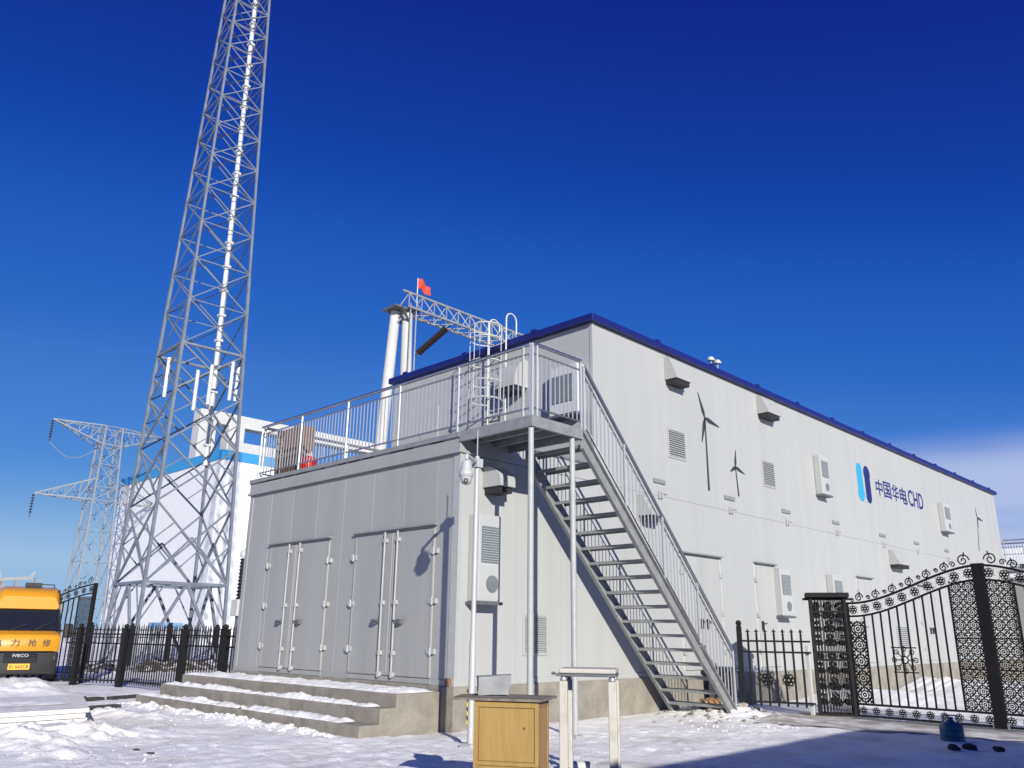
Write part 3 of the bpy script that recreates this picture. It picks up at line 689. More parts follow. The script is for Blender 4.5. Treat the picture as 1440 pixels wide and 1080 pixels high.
# loose snow crumbs in front of the steps and around
cl = MB()
def crumb(x, y, r, z=None): cl.lump((x, y, (gh(x, y) if z is None else z) + r * .05), r, random.random() * 90, .5, 1)
for i in range(330):
    t = random.random(); x = lerp(-7.9, -.6, t); y = -1.52 - abs(random.gauss(0, .16)) - .02; crumb(x, y, random.uniform(.008, .045) * random.random() + .008)
for i in range(260):
    lv = levels[random.choice((1, 2))]; x = random.uniform(lv[0] + .3, -.9); crumb(x, lv[1] + abs(random.gauss(0, .1)) + .03, random.uniform(.01, .035), lv[2] + .01)
for i in range(130):
    p = PG(random.uniform(0, 260), random.uniform(1012, 1075)); crumb(p.x, p.y, random.uniform(.0, .03) * random.random() ** 2 + .009)
for i in range(110):
    p = PG(random.gauss(1010, 50), random.uniform(998, 1030)); crumb(p.x, p.y, random.uniform(.008, .03))
o = cl.build('snow_crumbs', snowm); o['kind'] = 'stuff'; o['label'] = 'loose snow crumbs scattered on the trodden snow'

# ------------------------------------------------------------------ yellow cabinet, board, block, white stand
ca, cb = PG(667, 985, .75), PG(757, 985, .75); cdir = (cb - ca).normalized(); cn = Vector((cdir.y, -cdir.x, 0))   # cn points to the camera side
crz = math.atan2(cdir.y, cdir.x) - .38; cw = .563; cd_ = .46
gz = -.12
CB = root('cabinet', 'yellow varnished wooden cabinet in the foreground under a loose board', 'cabinet', (ca.x, ca.y, gz), crz)
H = .75 - gz
def lb(m, a, b): return m.box(a, b)
MB().box((.012, .015, .02), (cw - .012, cd_ - .005, H - .02)).build('carcass', woodm, CB, w=False)
MB().box((0, 0, 0), (.035, .02, H)).box((cw - .035, 0, 0), (cw, .02, H)).box((.035, 0, H - .05), (cw - .035, .02, H)).box((.035, 0, 0), (cw - .035, .02, .06)).box((.035, 0, H * .42), (cw - .035, .02, H * .42 + .025)).build('front_frame', woodm, CB, w=False, bevel=.003)
MB().box((.045, .002, H * .42 + .035), (cw - .045, .016, H - .06)).build('front_panel', woodm, CB, w=False, bevel=.004)
MB().box((.045, .002, .07), (cw - .045, .016, H * .42 - .01)).build('front_panel', woodm, CB, w=False, bevel=.004)
MB().box((cw - .012, .02, 0), (cw, .06, H)).box((cw - .012, cd_ - .04, 0), (cw, cd_, H)).box((cw - .012, .06, H - .05), (cw, cd_ - .04, H)).build('side_frame', mat('wood_dark', (.30, .19, .08), .6, var=.3, vscale=6), CB, w=False, bevel=.003)
MB().box((0, .02, 0), (.012, cd_, H)).build('side_panel', woodm, CB, w=False)
MB().tube([(cw * .78, -.002, H * .76), (cw * .78, .004, H * .76)], .012, 10).build('knot', mat('knot', (.16, .08, .03), .6), CB, w=False)
bd = MB().prism([(-.20, -.02), (cw + .03, -.05), (cw + .08, .50), (-.05, .58), (-.22, .40)], H + .002, H + .022)
o = bd.build('board', boardm, None, bevel=.002); o.matrix_world = Matrix.Translation((ca.x, ca.y, gz)) @ Matrix.Rotation(crz + .03, 4, 'Z'); tag(o, 'weathered flat board lying on the yellow cabinet', 'board')
fb = MB()
n_ = 10
bm = bmesh.new(); bmesh.ops.create_cube(bm, size=1); bmesh.ops.subdivide_edges(bm, edges=bm.edges, cuts=7, use_grid_fill=True)
for v in bm.verts:
    c = v.co; x = c.x * .30 * (1 - .10 * (.5 - c.z)); y = c.y * .22 * (1 - .05 * (.5 - c.z)); z = (c.z + .5) * .165 * (1 + .12 * c.x)
    k = Vector((x * 14, y * 14, z * 14)); v.co = Vector((x + .013 * noise.noise(k), y + .012 * noise.noise(k + Vector((9, 0, 0))), z + .007 * noise.noise(k + Vector((0, 9, 0))) + (.004 if c.z < -.49 else 0)))
me = bpy.data.meshes.new('foam_block'); bm.to_mesh(me); bm.free(); me.materials.append(foamm)
for p_ in me.polygons: p_.use_smooth = True
me.set_sharp_from_angle(angle=math.radians(35))
fbo = bpy.data.objects.new('foam_block', me); COL.objects.link(fbo)
fp = PG(694, 978, .775); fbo.matrix_world = Matrix.Translation((fp.x - .08, fp.y + .08, .774)) @ Matrix.Rotation(crz + .3, 4, 'Z'); tag(fbo, 'rough grey foam block resting on the board over the cabinet', 'block')

ta, tb = PG(786, 942, .965), PG(864, 942, .965); tdir = (tb - ta).normalized(); trz = math.atan2(tdir.y, tdir.x) - .46; tw = .558; td = .44
TB = root('stand', 'tall white stand with square legs right of the yellow cabinet', 'stand', (ta.x, ta.y, -.13), trz)
TH = .98 + .13
wpaint = mat('stand_white', (.46, .44, .39), .5, col2=(.32, .29, .24), vscale=6, contrast=(.5, .8))
MB().box((.0, -.02, TH - .045), (tw, td + .02, TH)).build('top', wpaint, TB, w=False, bevel=.012)
MB().box((-.03, .0, TH - .075), (tw + .0, td, TH - .048)).build('tray', darksteel, TB, w=False, bevel=.004)
for x in (.0, tw - .08):
    for y in (.0, td - .075):
        l_ = MB().box((x, y, .0), (x + .08, y + .075, TH - .12)).build('leg', wpaint, TB, w=False, bevel=.008)
        MB().lathe([(.03, 0), (.034, .012), (.034, .03), (.022, .045)], (x + .04, y + .037, TH - .12), 12).build('levelling_foot', chrome, TB, smooth=True, w=False)
MB().box((.018, .08, TH - .45), (.062, .14, TH - .12)).build('shadow_plate', mat('shadow_blue_grey', (.09, .10, .15), .5), TB, w=False)  # dark plate imitates the shadow on the upper part of the rear leg
for x in (.022, tw - .058): MB().box((x, .075, .12), (x + .036, td - .075, .17)).build('side_rail', wpaint, TB, w=False)
MB().tube([(-.035, .01, TH - .05), (-.075, .01, TH - .045)], .014, 8).build('bolt', darksteel, TB, w=False)
MB().tube([(tw - .06, .01, TH - .075), (tw + .015, .0, TH - .03), (tw + .01, .0, TH - .10)], .005, 5).build('wire', darksteel, TB, w=False)
p = PG(806, 1086); o = MB().tube([(p.x - .12, p.y - .05, gh(p.x, p.y) + .05), (p.x + .12, p.y + .14, gh(p.x, p.y) + .05)], .055, 14).build('pipe_offcut', whitem, None, smooth=True); tag(o, 'short white pipe offcut lying at the foot of the white stand', 'pipe')

# ------------------------------------------------------------------ iron fences and gates
def finial_mesh(h=.13):
    return MB().lathe([(.012, 0), (.022, .012), (.024, .03), (.012, .045), (.014, .05), (.026, .07), (.018, .10), (.003, h)], (0, 0, 0), 8).box((-.042, -.006, .066), (.042, .006, .082)).mesh('finial', ironm, True)
PICK = MB().box((-.011, -.011, 0), (.011, .011, 1)).mesh('picket', ironm); PICK2 = MB().box((-.018, -.018, 0), (.018, .018, 1)).mesh('picket', ironm)
SPEAR = MB().lathe([(.006, 0), (.018, .03), (.012, .07), (.002, .14)], (0, 0, 0), 6).mesh('spear_head', ironm)
FIN = finial_mesh()
def iron_fence(name, label, pts, posts, H, pw, gap, fin, pick, group, rails, skipz=None):
    a = Vector(pts[0]); t = root(name, label, 'fence', ((pts[0][0] + pts[1][0]) / 2, (pts[0][1] + pts[1][1]) / 2, -.1), 0, group)
    b = Vector(pts[1]); d = (b - a); Ln = d.length; u = d / Ln; ang = math.atan2(u.y, u.x)
    for s in posts:
        c = a + u * (s * Ln)
        po = MB().box((-pw / 2, -pw / 2, -.25), (pw / 2, pw / 2, H + .03)).box((-pw / 2 - .015, -pw / 2 - .015, H + .03), (pw / 2 + .015, pw / 2 + .015, H + .055)).lathe([(pw * .3, .055), (pw * .5, .09), (pw * .42, .13), (.012, .16)], (0, 0, H), 10).mesh('post', ironm)
        inst(po, 'post', t, (c.x, c.y, a.z), rz=ang)
    for z in rails: MB().bar(a + Vector((0, 0, z)), b + Vector((0, 0, z)), .03, .035).build('rail', ironm, t)
    n = int(Ln / gap)
    for i in range(1, n):
        s = i / n
        if any(abs(s - q) * Ln < pw * .6 for q in posts): continue
        c = a + u * (s * Ln); inst(pick, 'picket', t, (c.x, c.y, a.z + rails[-1] - .07), rz=ang, scale=(1, 1, H - rails[-1] + .07)); inst(fin, 'finial', t, (c.x, c.y, a.z + H), rz=ang)
    return t
# left fence: three lengths between the van and the building corner
A0, A1, A2 = PG(84, 963), PG(166, 966), Vector((-6.9, .62, -.1))
HF = 1.38
G2 = 'black spear-topped fence lengths left of the building'
iron_fence('iron_fence', 'black spear topped iron fence length running behind the yellow van', (A0, A1), [.22, 1], HF, .13, .115, SPEAR, PICK, G2, (1.28, 1.05, .15))
def along(px):
    # point on the line A1-A2 seen in image column px
    best = None
    for i in range(401):
        q = A1.lerp(A2, i / 400); c = ROT.transposed() @ (q + Vector((0, 0, 1)) - CAM); x = 720 + F * c.x / -c.z
        if best is None or abs(x - px) < best[0]: best = (abs(x - px), i / 400)
    return best[1]
iron_fence('iron_fence', 'black spear topped iron fence length between lattice mast and grey front, meeting the steps', (A1, A2), [along(258), along(314), 1], HF, .15, .115, SPEAR, PICK, G2, (1.28, 1.05, .15))
# second, farther fence line seen through the first
p, q = PG(120, 938), PG(300, 934)
iron_fence('iron_fence', 'distant black iron fence seen through the nearer fence on the left', (p, q), [0, .3, .6, 1], 1.5, .16, .17, SPEAR, PICK, 'far fence', (1.38, 1.1, .2))
# right fence panel
R0, R1 = PG(1047, 1003), PG(1149, 1008)
R0.z = R1.z = -.1
rf_ = iron_fence('iron_fence', 'short black iron fence panel with cross finials between staircase and filigree pillar', (R0, R1), [], 1.42, .1, (R1 - R0).length / 8.0, FIN, PICK2, None, (1.32, 1.12, .22))
ang = math.atan2(R1.y - R0.y, R1.x - R0.x)
inst(MB().box((-.045, -.045, -.2), (.045, .045, 1.60)).lathe([(.03, 0), (.06, .04), (.045, .09), (.01, .11)], (0, 0, 1.6), 10).mesh('post', ironm), 'post', rf_, R0, rz=ang)
def ring(mb, c, r, w=.008, n=14, y=0, a0=0, a1=2 * PI): mb.tube([(c[0] + r * math.cos(a0 + (a1 - a0) * i / n), y, c[1] + r * math.sin(a0 + (a1 - a0) * i / n)) for i in range(n + 1)], w, 4)
def spiral(mb, c, r0, r1, a0, turns, w=.009, n=18, y=0): mb.tube([(c[0] + lerp(r0, r1, i / n) * math.cos(a0 + turns * 2 * PI * i / n), y, c[1] + lerp(r0, r1, i / n) * math.sin(a0 + turns * 2 * PI * i / n)) for i in range(n + 1)], w, 4)
ROS = MB()
ring(ROS, (0, 0), .022, .012, 8)
for k in range(6):
    t = k * PI / 3; ring(ROS, (.045 * math.cos(t), .045 * math.sin(t)), .02, .009, 7)
    ROS.tube([(.06 * math.cos(t + .5), 0, .06 * math.sin(t + .5)), (.09 * math.cos(t + .5), 0, .09 * math.sin(t + .5))], .005, 4)
ROS = ROS.mesh('rosette', ironm)
for s in (.36, .66):
    c = R0.lerp(R1, s); inst(ROS, 'rosette', rf_, (c.x, c.y, .52), rz=ang, scale=(1.7, 1.7, 1.7))
# filigree pillar
P0 = PG(1153, 1008); P1 = PG(1207, 1010, -.1); pang = math.atan2(P1.y - P0.y, P1.x - P0.x); pw_ = (P1 - P0).length; PH = 2.22
PL = root('gate_pillar', 'black wrought iron filigree gate pillar with flat cap', 'pillar', (P0.x, P0.y, -.1), pang)
MB().box((-.06, -.06, PH - .09), (pw_ + .06, .46, PH)).build('cap', ironm, PL, w=False, bevel=.01)
MB().box((-.11, .1, PH - .13), (pw_ + .11, .3, PH - .095)).build('cap_bar', ironm, PL, w=False)
for x in (0, pw_ - .045):
    for y in (0, .36): MB().box((x, y, -.2), (x + .045, y + .045, PH - .08)).build('post', ironm, PL, w=False)
for y in (0, .36):
    for z in (.03, .98, 1.12, PH - .36): MB().box((.045, y + .01, z), (pw_ - .045, y + .035, z + .03)).build('rail', ironm, PL, w=False)
    fl = MB()
    for k in range(1, 12): fl.box((pw_ * k / 12 - .009, y + .012, .05), (pw_ * k / 12 + .009, y + .03, PH - .1))
    yy = y + .022
    for zc in (.25, .52, .8, 1.3, 1.55, 1.8):
        for k, xc in enumerate((pw_ * .17, pw_ * .5, pw_ * .83)):
            r_ = .075 if k == 1 else .05
            spiral(fl, (xc - r_ * .5, zc), r_ * .95, .015, 0, 1.5, .016, 16, yy); spiral(fl, (xc + r_ * .5, zc), r_ * .95, .015, PI, -1.5, .016, 16, yy)
            ring(fl, (xc, zc + .12), r_ * .55, .011, 10, yy)
    for xc in (pw_ * .17, pw_ * .5, pw_ * .83):
        for zc in (PH - .24, 1.065): ring(fl, (xc, zc), .065, .012, 12, yy); ring(fl, (xc, zc), .035, .012, 10, yy)
    fl.build('filigree', ironm, PL, w=False, kind='stuff')
for x in (.012, pw_ - .035):
    fl = MB()
    for zc in np.arange(.2, PH - .2, .2): ring2 = [(x + .01, .2 + .09 * math.cos(t), zc + .09 * math.sin(t)) for t in [2 * PI * i / 12 for i in range(13)]]; fl.tube(ring2, .012, 4)
    for y in (.12, .2, .28): fl.box((x, y, .0), (x + .018, y + .016, PH - .09))
    fl.build('filigree', ironm, PL, w=False, kind='stuff')
kb = MB().box((-.35, -.12, -.12), (pw_ + .35, .5, .02)).build('pillar_base', concm, PL, w=False, bevel=.02)
o = MB().box((P0.x - .16, P0.y - .02, -.15), (P0.x - .10, P0.y + .04, 1.15)).build('marker_post', whitem, None); tag(o, 'thin white post against the left side of the filigree pillar', 'post')

# gate leaves
GA = PG(1207, 1009, -.1); GC = PG(1411, 1026, -.1); gang = math.atan2(GC.y - GA.y, GC.x - GA.x); GL = (GC - GA).length
CELL = MB()
ring(CELL, (0, 0), .05, .009, 8); ring(CELL, (0, 0), .02, .010, 6)
for k in range(4):
    t = k * PI / 2; c, s = math.cos(t), math.sin(t)
    CELL.tube([(.05 * c, 0, .05 * s), (.095 * c, 0, .095 * s)], .007, 4)
    for m_ in (-1, 1): CELL.tube([(.095 * c, 0, .095 * s), ((.03 * c - m_ * .09 * s), 0, (.03 * s + m_ * .09 * c))], .005, 4)
    CELL.tube([(.095 * c, 0, .095 * s), (-.095 * s, 0, .095 * c)], .008, 4); CELL.tube([(.095 * (c - s), 0, .095 * (s + c)), (.03 * (c - s), 0, .03 * (s + c))], .008, 4); CELL.tube([(.06 * (c - s) - .03 * s, 0, .06 * (s + c) + .03 * c), (.06 * (c - s) + .03 * c, 0, .06 * (s + c) + .03 * s)], .008, 4)
def gate_leaf(name, label, loc, rz, Ln, flip, group):
    G = root(name, label, 'gate', loc, rz, group)
    X = lambda x: (Ln - x) if flip else x
    zlow, zhigh = 2.03, 2.62
    def topz(x): t = x / Ln; return lerp(zlow, zhigh, sstep(.05, 1.0, t) * .85 + .15 * max(0, t) ** 1.2) - .015 * math.sin(t * PI)
    N = 28; xs_ = [Ln * i / N for i in range(N + 1)]
    MB().tube([(X(x), 0, topz(x)) for x in xs_], .022, 6).build('top_rail', ironm, G, w=False, smooth=True)
    MB().tube([(X(x), 0, topz(x) - .24) for x in xs_], .020, 6).build('arch_rail', ironm, G, w=False, smooth=True)
    for z in (.22, .02): MB().box((0, -.02, z), (Ln, .02, z + .035)).build('bottom_rail', ironm, G, w=False)
    MB().box((X(0) - .03, -.03, -.02), (X(0) + .03, .03, topz(0) + .0)).build('hinge_stile', ironm, G, w=False)
    MB().box((X(Ln) - .05, -.035, -.05), (X(Ln) + .05, .035, topz(Ln) + .03)).build('meeting_stile', ironm, G, w=False)
    fa, fb_ = Ln * .135, Ln * .80
    n = 10
    for i in range(n + 1):
        x = lerp(fa, fb_, i / n); m = MB().box((X(x) - .013, -.013, .25), (X(x) + .013, .013, topz(x) - .24)); m.build('bar', ironm, G, w=False)
    for x0, x1 in ((.03, fa), (fb_, Ln - .05)):
        fl = MB(); z = .36; w_ = x1 - x0; nc = max(1, round(w_ / .2)); s_ = w_ / nc / .19
        for k in range(nc):
            xc = x0 + w_ * (k + .5) / nc; z = .25 + .1 * s_
            while z < topz(xc) - .27:
                fl.add([(X(xc) + v.x * s_, v.y, z + v.z * s_) for v in CELL.v], CELL.f); z += .19 * s_
        for z in (.9, 1.4): fl.box((X(x0), -.015, z), (X(x1), .015, z + .02))
        fl.build('filigree', ironm, G, w=False, kind='stuff')
    # rosettes in the arch band and the bottom band
    n = 10
    for i in range(n):
        x = Ln * (i + .5) / n; inst(ROS, 'rosette', G, (X(x), 0, topz(x) - .12), scale=(1.15, 1.15, 1.15), w=False)
        inst(ROS, 'rosette', G, (X(x), 0, .13), scale=(1, 1, .95), w=False)
    # medallion
    mx_, mz_ = lerp(fa, fb_, .42), 1.03
    md = MB(); ring(md, (X(mx_), mz_), .06, .012)
    for k in range(8):
        t = k * PI / 4; md.tube([(X(mx_) + .06 * math.cos(t), 0, mz_ + .06 * math.sin(t)), (X(mx_) + .2 * math.cos(t), 0, mz_ + .2 * math.sin(t))], .009, 4); ring(md, (X(mx_) + .19 * math.cos(t), mz_ + .19 * math.sin(t)), .04, .009, 8)
    md.box((X(mx_) - .22, -.01, mz_ + .2), (X(mx_) + .22, .01, mz_ + .22)).box((X(mx_) - .22, -.01, mz_ - .22), (X(mx_) + .22, .01, mz_ - .2)); md.build('medallion', ironm, G, w=False)
    # scrolls on the arch
    for i in range(7):
        x = Ln * (.09 + i * .135); big = .9 if i < 6 else 1.2; z = topz(x) + .02
        sc_ = MB(); f_ = -1 if flip else 1
        if False: sc_.tube([(X(x) + f_ * big * (-.16 + .32 * t), 0, z + .0 + big * .10 * math.sin(min(1, t * 1.6) * PI / 2) * (1 if t > .3 else t / .3) + (topz(x + .16 * (2 * t - 1)) - topz(x)) * .6) for t in [k / 14 for k in range(15)]], .012, 4)
        spiral(sc_, (X(x) + f_ * .05 * big, z + .085 * big), .09 * big, .012, 0 if not flip else PI, 1.6 if not flip else -1.6, .012)
        spiral(sc_, (X(x) - f_ * .10 * big, z + .035 * big), .045 * big, .01, PI if not flip else 0, -1.4 if not flip else 1.4, .010)
        sc_.tube([(X(x) + f_ * .06 * big, 0, z + .13 * big), (X(x) + f_ * .08 * big, 0, z + .20 * big)], .012, 4)
        sc_.build('scroll', ironm, G, w=False)
    wh = MB().tube([(X(Ln) - f_ * .06, -.02, -.005), (X(Ln) - f_ * .06, .02, -.005)], .05, 14).box((X(Ln) - f_ * .06 - .02, -.03, -.01), (X(Ln) - f_ * .06 + .02, .03, .1)).build('castor', greym, G, w=False)
    return G
GG = 'wrought iron gate leaves'
gate_leaf('iron_gate', 'black wrought iron gate leaf hinged on the filigree pillar, fully in view', GA, gang, GL - .06, False, GG)
gate_leaf('iron_gate', 'black wrought iron gate leaf cut off by the right edge', GC + Vector((math.cos(gang), math.sin(gang), 0)) * .03, gang - .02, GL - .06, True, GG)
# the far gate beyond the van
FG = PD(117, 935, 26.5)
gate_leaf('iron_gate', 'far black iron gate leaf rising behind the fence beside the yellow van', (FG.x - 2.55, FG.y - 1.1, -.1), math.atan2(1.1, 2.55), 2.78, False, GG)
# gate track: two rails in the concrete
for k in (0, .14):
    a = GA + Vector((.1, -.35 - k, 0)); b = GC + Vector((3, -.35 - k + .3, 0)); o = MB()
    pts = [a.lerp(b, i / 20) for i in range(21)]
    for u, v in zip(pts[:-1], pts[1:]): o.bar((u.x, u.y, gh(u.x, u.y) + .02), (v.x, v.y, gh(v.x, v.y) + .02), .04, .03)
    o = o.build('gate_track', darksteel, None); tag(o, ('outer' if k else 'inner') + ' steel guide track on the ground before the black gate', 'track')
# blue plastic can and dark stones by the gate
p = PG(1340, 1041); z = gh(p.x, p.y); KC = .78
t = root('water_can', 'blue plastic water can on the shaded snow before the gate', 'can', (p.x, p.y, z))
MB().lathe([(r_c * KC, z_c * KC) for r_c, z_c in [(.18, 0), (.205, .025), (.205, .09), (.195, .10), (.205, .11), (.205, .20), (.195, .21), (.205, .22), (.20, .28), (.16, .33), (.075, .355), (.05, .38)]], (p.x, p.y, z - .02), 20).build('body', bluejug, t, smooth=True)
MB().tube([(p.x, p.y, z + .35 * KC - .02), (p.x, p.y, z + .41 * KC)], .04, 12).build('cap', bluejug, t, smooth=True)
MB().tube([(p.x - .11, p.y, z + .22), (p.x - .08, p.y, z + .34), (p.x + .08, p.y, z + .34), (p.x + .11, p.y, z + .22)], .012, 6).build('handle', bluejug, t, smooth=True)
for px, py, r_, lab in ((1343, 1057, .08, 'left one of two dark lumps on the shaded snow below the blue can'), (1365, 1056, .09, 'right one of two dark lumps on the shaded snow below the blue can'), (1405, 1057, .07, 'dark lump on the shaded snow near the right edge')):
    p = PG(px, py); o = MB().lump((p.x, p.y, gh(p.x, p.y) + .02), r_, px, .6, 2).build('stone', mat('dark_stone', (.035, .033, .035), .85, var=.3, vscale=20), None); tag(o, lab, 'stone', 'dark lumps on the shaded snow')

# rubble heap at the stair foot
p = PG(1000, 1006); RH = root('rubble_heap', 'heap of pale rubble and snow at the foot of the staircase', 'rubble', (p.x, p.y, gh(p.x, p.y)))
lm = [MB().lump((0, 0, 0), .07, s_, .75, 1).mesh('chunk', rubm) for s_ in (1, 4, 8, 13)]
for m_ in lm: pass
for i in range(150):
    px, py = random.gauss(1005, 38), 1006 + abs(random.gauss(0, 1)) * 8 - 10
    q = PG(px, py); z = gh(q.x, q.y); s_ = random.uniform(.25, 1.15) * random.uniform(.5, 1)
    inst(random.choice(lm), 'chunk', RH, (q.x, q.y, z + .02 * s_), rz=random.random() * 6, scale=(s_ * 1.2, s_, s_))
p = PG(1003, 1004); o = MB().lump((p.x, p.y, gh(p.x, p.y) + .05), .19, 31, .42, 3).build('stone', stonem, None, smooth=True); o.data.transform(Matrix.Identity(4)); tag(o, 'flat orange brown stone on the rubble heap', 'stone')
# dark bin behind the staircase foot
p = PG(912, 985); q = PX(912, 960, .45)
bp_ = Vector((.75, 7.6, -.1)); bp_ = PG(913, 988, -.1)
p = PX(1026, 930, .6)
t = root('waste_bin', 'dark grey waste bin against the wall behind the staircase foot', 'bin', (.5, p.y, -.1))
MB().prism([(.22, p.y - .26), (.78, p.y - .26), (.78, p.y + .26), (.22, p.y + .26)], -.1, .62).build('body', mat('bin_grey', (.06, .07, .09), .5, var=.2, vscale=7), t, bevel=.03)
MB().box((.19, p.y - .29, .62), (.81, p.y + .29, .70)).build('lid', mat('bin_lid', (.07, .085, .11), .5), t, bevel=.02)

# ------------------------------------------------------------------ boards and planks at the left
pa, pb, pc = PG(116, 986, .05), PG(126, 1008, .05), PG(-60, 995, .05)
ud = Vector((pa.x - pc.x, pa.y - pc.y, 0)).normalized()
wdir = Vector((pb.x - pa.x, pb.y - pa.y, 0))
for k in range(4):
    off = Vector((random.uniform(-.15, .1), random.uniform(-.05, .05), 0)); z = -.09 + k * .064
    a = Vector((pa.x, pa.y, 0)) + off; b = Vector((pb.x, pb.y, 0)) + off; c = b - ud * 3.6; d = a - ud * 3.6
    o = MB().prism([(v.x, v.y) for v in (a, b, c, d)], z, z + .058).build('insulation_board', panelm, None, bevel=.004)
    tag(o, ('lowest', 'second lowest', 'second from the top', 'topmost')[k] + ' of the stacked long white boards on the snow at left', 'board', 'stacked white boards')
cc = Vector((pa.x, pa.y, 0)) - ud * 1.9 + wdir * .5
sb = snow_sheet(-1.6, 1.5, -.42, .42, .172, 21.0, .05, .06, .15, .12); sa = math.atan2(ud.y, ud.x)
sb.v = [Vector((cc.x + v.x * math.cos(sa) - v.y * math.sin(sa), cc.y + v.x * math.sin(sa) + v.y * math.cos(sa), v.z)) for v in sb.v]
sb.build('snow_layer', snowm, o, smooth=True)
for k, (dx_, tilt, lab) in enumerate(((-.9, .10, 'short white board leaning across the front of the stacked boards'), (-2.1, -.07, 'second white board slipped off the front of the stacked boards'))):
    c0_ = Vector((pb.x, pb.y, 0)) + ud * dx_ + wdir * (.22 + .1 * k); d_ = Vector((math.cos(sa + tilt), math.sin(sa + tilt), 0))
    o = MB().bar((c0_.x - d_.x * .8, c0_.y - d_.y * .8, -.03), (c0_.x + d_.x * .6, c0_.y + d_.y * .6, .02), .4, .05).build('insulation_board', panelm, None, bevel=.004); tag(o, lab, 'board')
for k, (x0, y0, x1, y1, w_, lab) in enumerate(((-40, 992, 143, 981, .22, 'long dark plank lying behind the stacked white boards'), (30, 984, 120, 980, .16, 'thin dark plank nearest the van on the snow'), (125, 995, 166, 992, .2, 'short dark plank stub at the end of the white boards'),
        (155, 981, 212, 976, .2, 'dark plank lying by the left end of the steps'), (-30, 1026, 60, 1018, .16, 'dark plank edge showing below the stacked white boards'), (92, 1012, 122, 1011, .2, 'short dark batten under the corner of the white boards'))):
    a, b = PG(x0, y0, -.05), PG(x1, y1, -.05); za, zb_ = max(gh(a.x, a.y), -.1) + .03, max(gh(b.x, b.y), -.1) + .03
    o = MB().bar((a.x, a.y, za), (b.x, b.y, zb_), w_, .06).build('plank', plankm, None, bevel=.004); tag(o, lab, 'plank', 'dark planks on the snow')
for i, (px, py) in enumerate(((192, 1055), (212, 1059), (450, 1025))):
    p = PG(px, py); o = MB().lump((p.x, p.y, gh(p.x, p.y)), .05, px, .4, 1).build('stone', MATS['dark_stone'], None); tag(o, ('left one of two small dark clods on the trodden snow at lower left', 'right one of two small dark clods on the trodden snow at lower left', 'small dark clod on the snow before the lowest step')[i], 'stone')

# soil ridge behind the left fence
sr = MB(); a, b = PG(112, 945), PG(330, 940); NS = 60; MSS = 8; vv = []
for i in range(NS + 1):
    c = a.lerp(b, i / NS); n_ = Vector((-(b - a).y, (b - a).x, 0)).normalized()
    for j in range(MSS + 1):
        s_ = (j / MSS - .5) * 2; q = c + n_ * (s_ * 1.6)
        hgt = .75 * max(0, 1 - s_ * s_) * (.55 + .55 * noise.noise(Vector((q.x * .7, q.y * .7, 3))) + .35 * noise.noise(Vector((q.x * 2.5, q.y * 2.5, 3)))) * min(1, i / 4, (NS - i) / 4)
        vv.append((q.x, q.y, -.25 + max(0, hgt)))
sr.add(vv, [(i * (MSS + 1) + j, (i + 1) * (MSS + 1) + j, (i + 1) * (MSS + 1) + j + 1, i * (MSS + 1) + j + 1) for i in range(NS) for j in range(MSS)])
o = sr.build('soil_ridge', soilm, None, smooth=True); o['kind'] = 'structure'; o['label'] = 'snow dusted ridge of dark soil behind the left fence'

# ------------------------------------------------------------------ yellow van
vp = PG(22, 961); hd = math.atan2(CAM.y - vp.y, CAM.x - vp.x)
V = root('van', 'yellow high roof repair van with black bumper, facing the camera at left', 'van', (vp.x, vp.y, -.1), hd + PI / 2 + .02); V.scale = (.93, .93, .95)
# local: -y is the front, x right as seen from the front... the front face is at y=0
W2 = .98
def loft(secs, name, m, par, smooth=True, bevel=0):
    """secs: list of (y, [(x,z)...]) rings with equal counts"""
    mb = MB(); n = len(secs[0][1]); vs_ = []
    for y, rg in secs: vs_ += [(x, y, z) for x, z in rg]
    fs = []
    for i in range(len(secs) - 1):
        for k in range(n): fs.append((i * n + k, i * n + (k + 1) % n, (i + 1) * n + (k + 1) % n, (i + 1) * n + k))
    fs.append(tuple(range(n))); fs.append(tuple((len(secs) - 1) * n + k for k in reversed(range(n))))
    mb.add(vs_, fs); return mb.build(name, m, par, smooth=smooth, w=False, bevel=bevel)
def rr(w0, w1, z0, z1, c=.12):   # rounded trapezoid, w0 at the bottom, w1 at the top
    return [(-w0, z0 + .05), (-w0 + .05, z0), (w0 - .05, z0), (w0, z0 + .05), (lerp(w0, w1, .55), lerp(z0, z1, .55)), (w1, z1 - c), (w1 - c * .35, z1 - c * .3), (w1 - c, z1), (-w1 + c, z1), (-w1 + c * .35, z1 - c * .3), (-w1, z1 - c), (-lerp(w0, w1, .55), lerp(z0, z1, .55))]
body = loft([(.30, rr(W2 - .06, W2 - .12, .45, 1.28, .16)), (.55, rr(W2, W2 - .06, .42, 1.38)), (1.05, rr(W2, W2 - .1, .42, 1.5)), (1.45, rr(W2, W2 - .12, .42, 1.98, .2)), (1.75, rr(W2, W2 - .1, .42, 2.62, .26)), (2.2, rr(W2, W2 - .1, .42, 2.70, .22)), (5.4, rr(W2, W2 - .1, .42, 2.70, .2)), (5.6, rr(W2 - .05, W2 - .16, .46, 2.62, .2))], 'body', yellowm, V, bevel=.02)
# high roof nose over the windscreen
loft([(.98, rr(W2 - .17, W2 - .24, 2.03, 2.38, .12)), (1.12, rr(W2 - .12, W2 - .16, 1.99, 2.52, .14)), (1.5, rr(W2 - .08, W2 - .12, 1.97, 2.64, .18)), (2.3, rr(W2 - .06, W2 - .1, 1.95, 2.71, .2))], 'roof_nose', yellowm, V)
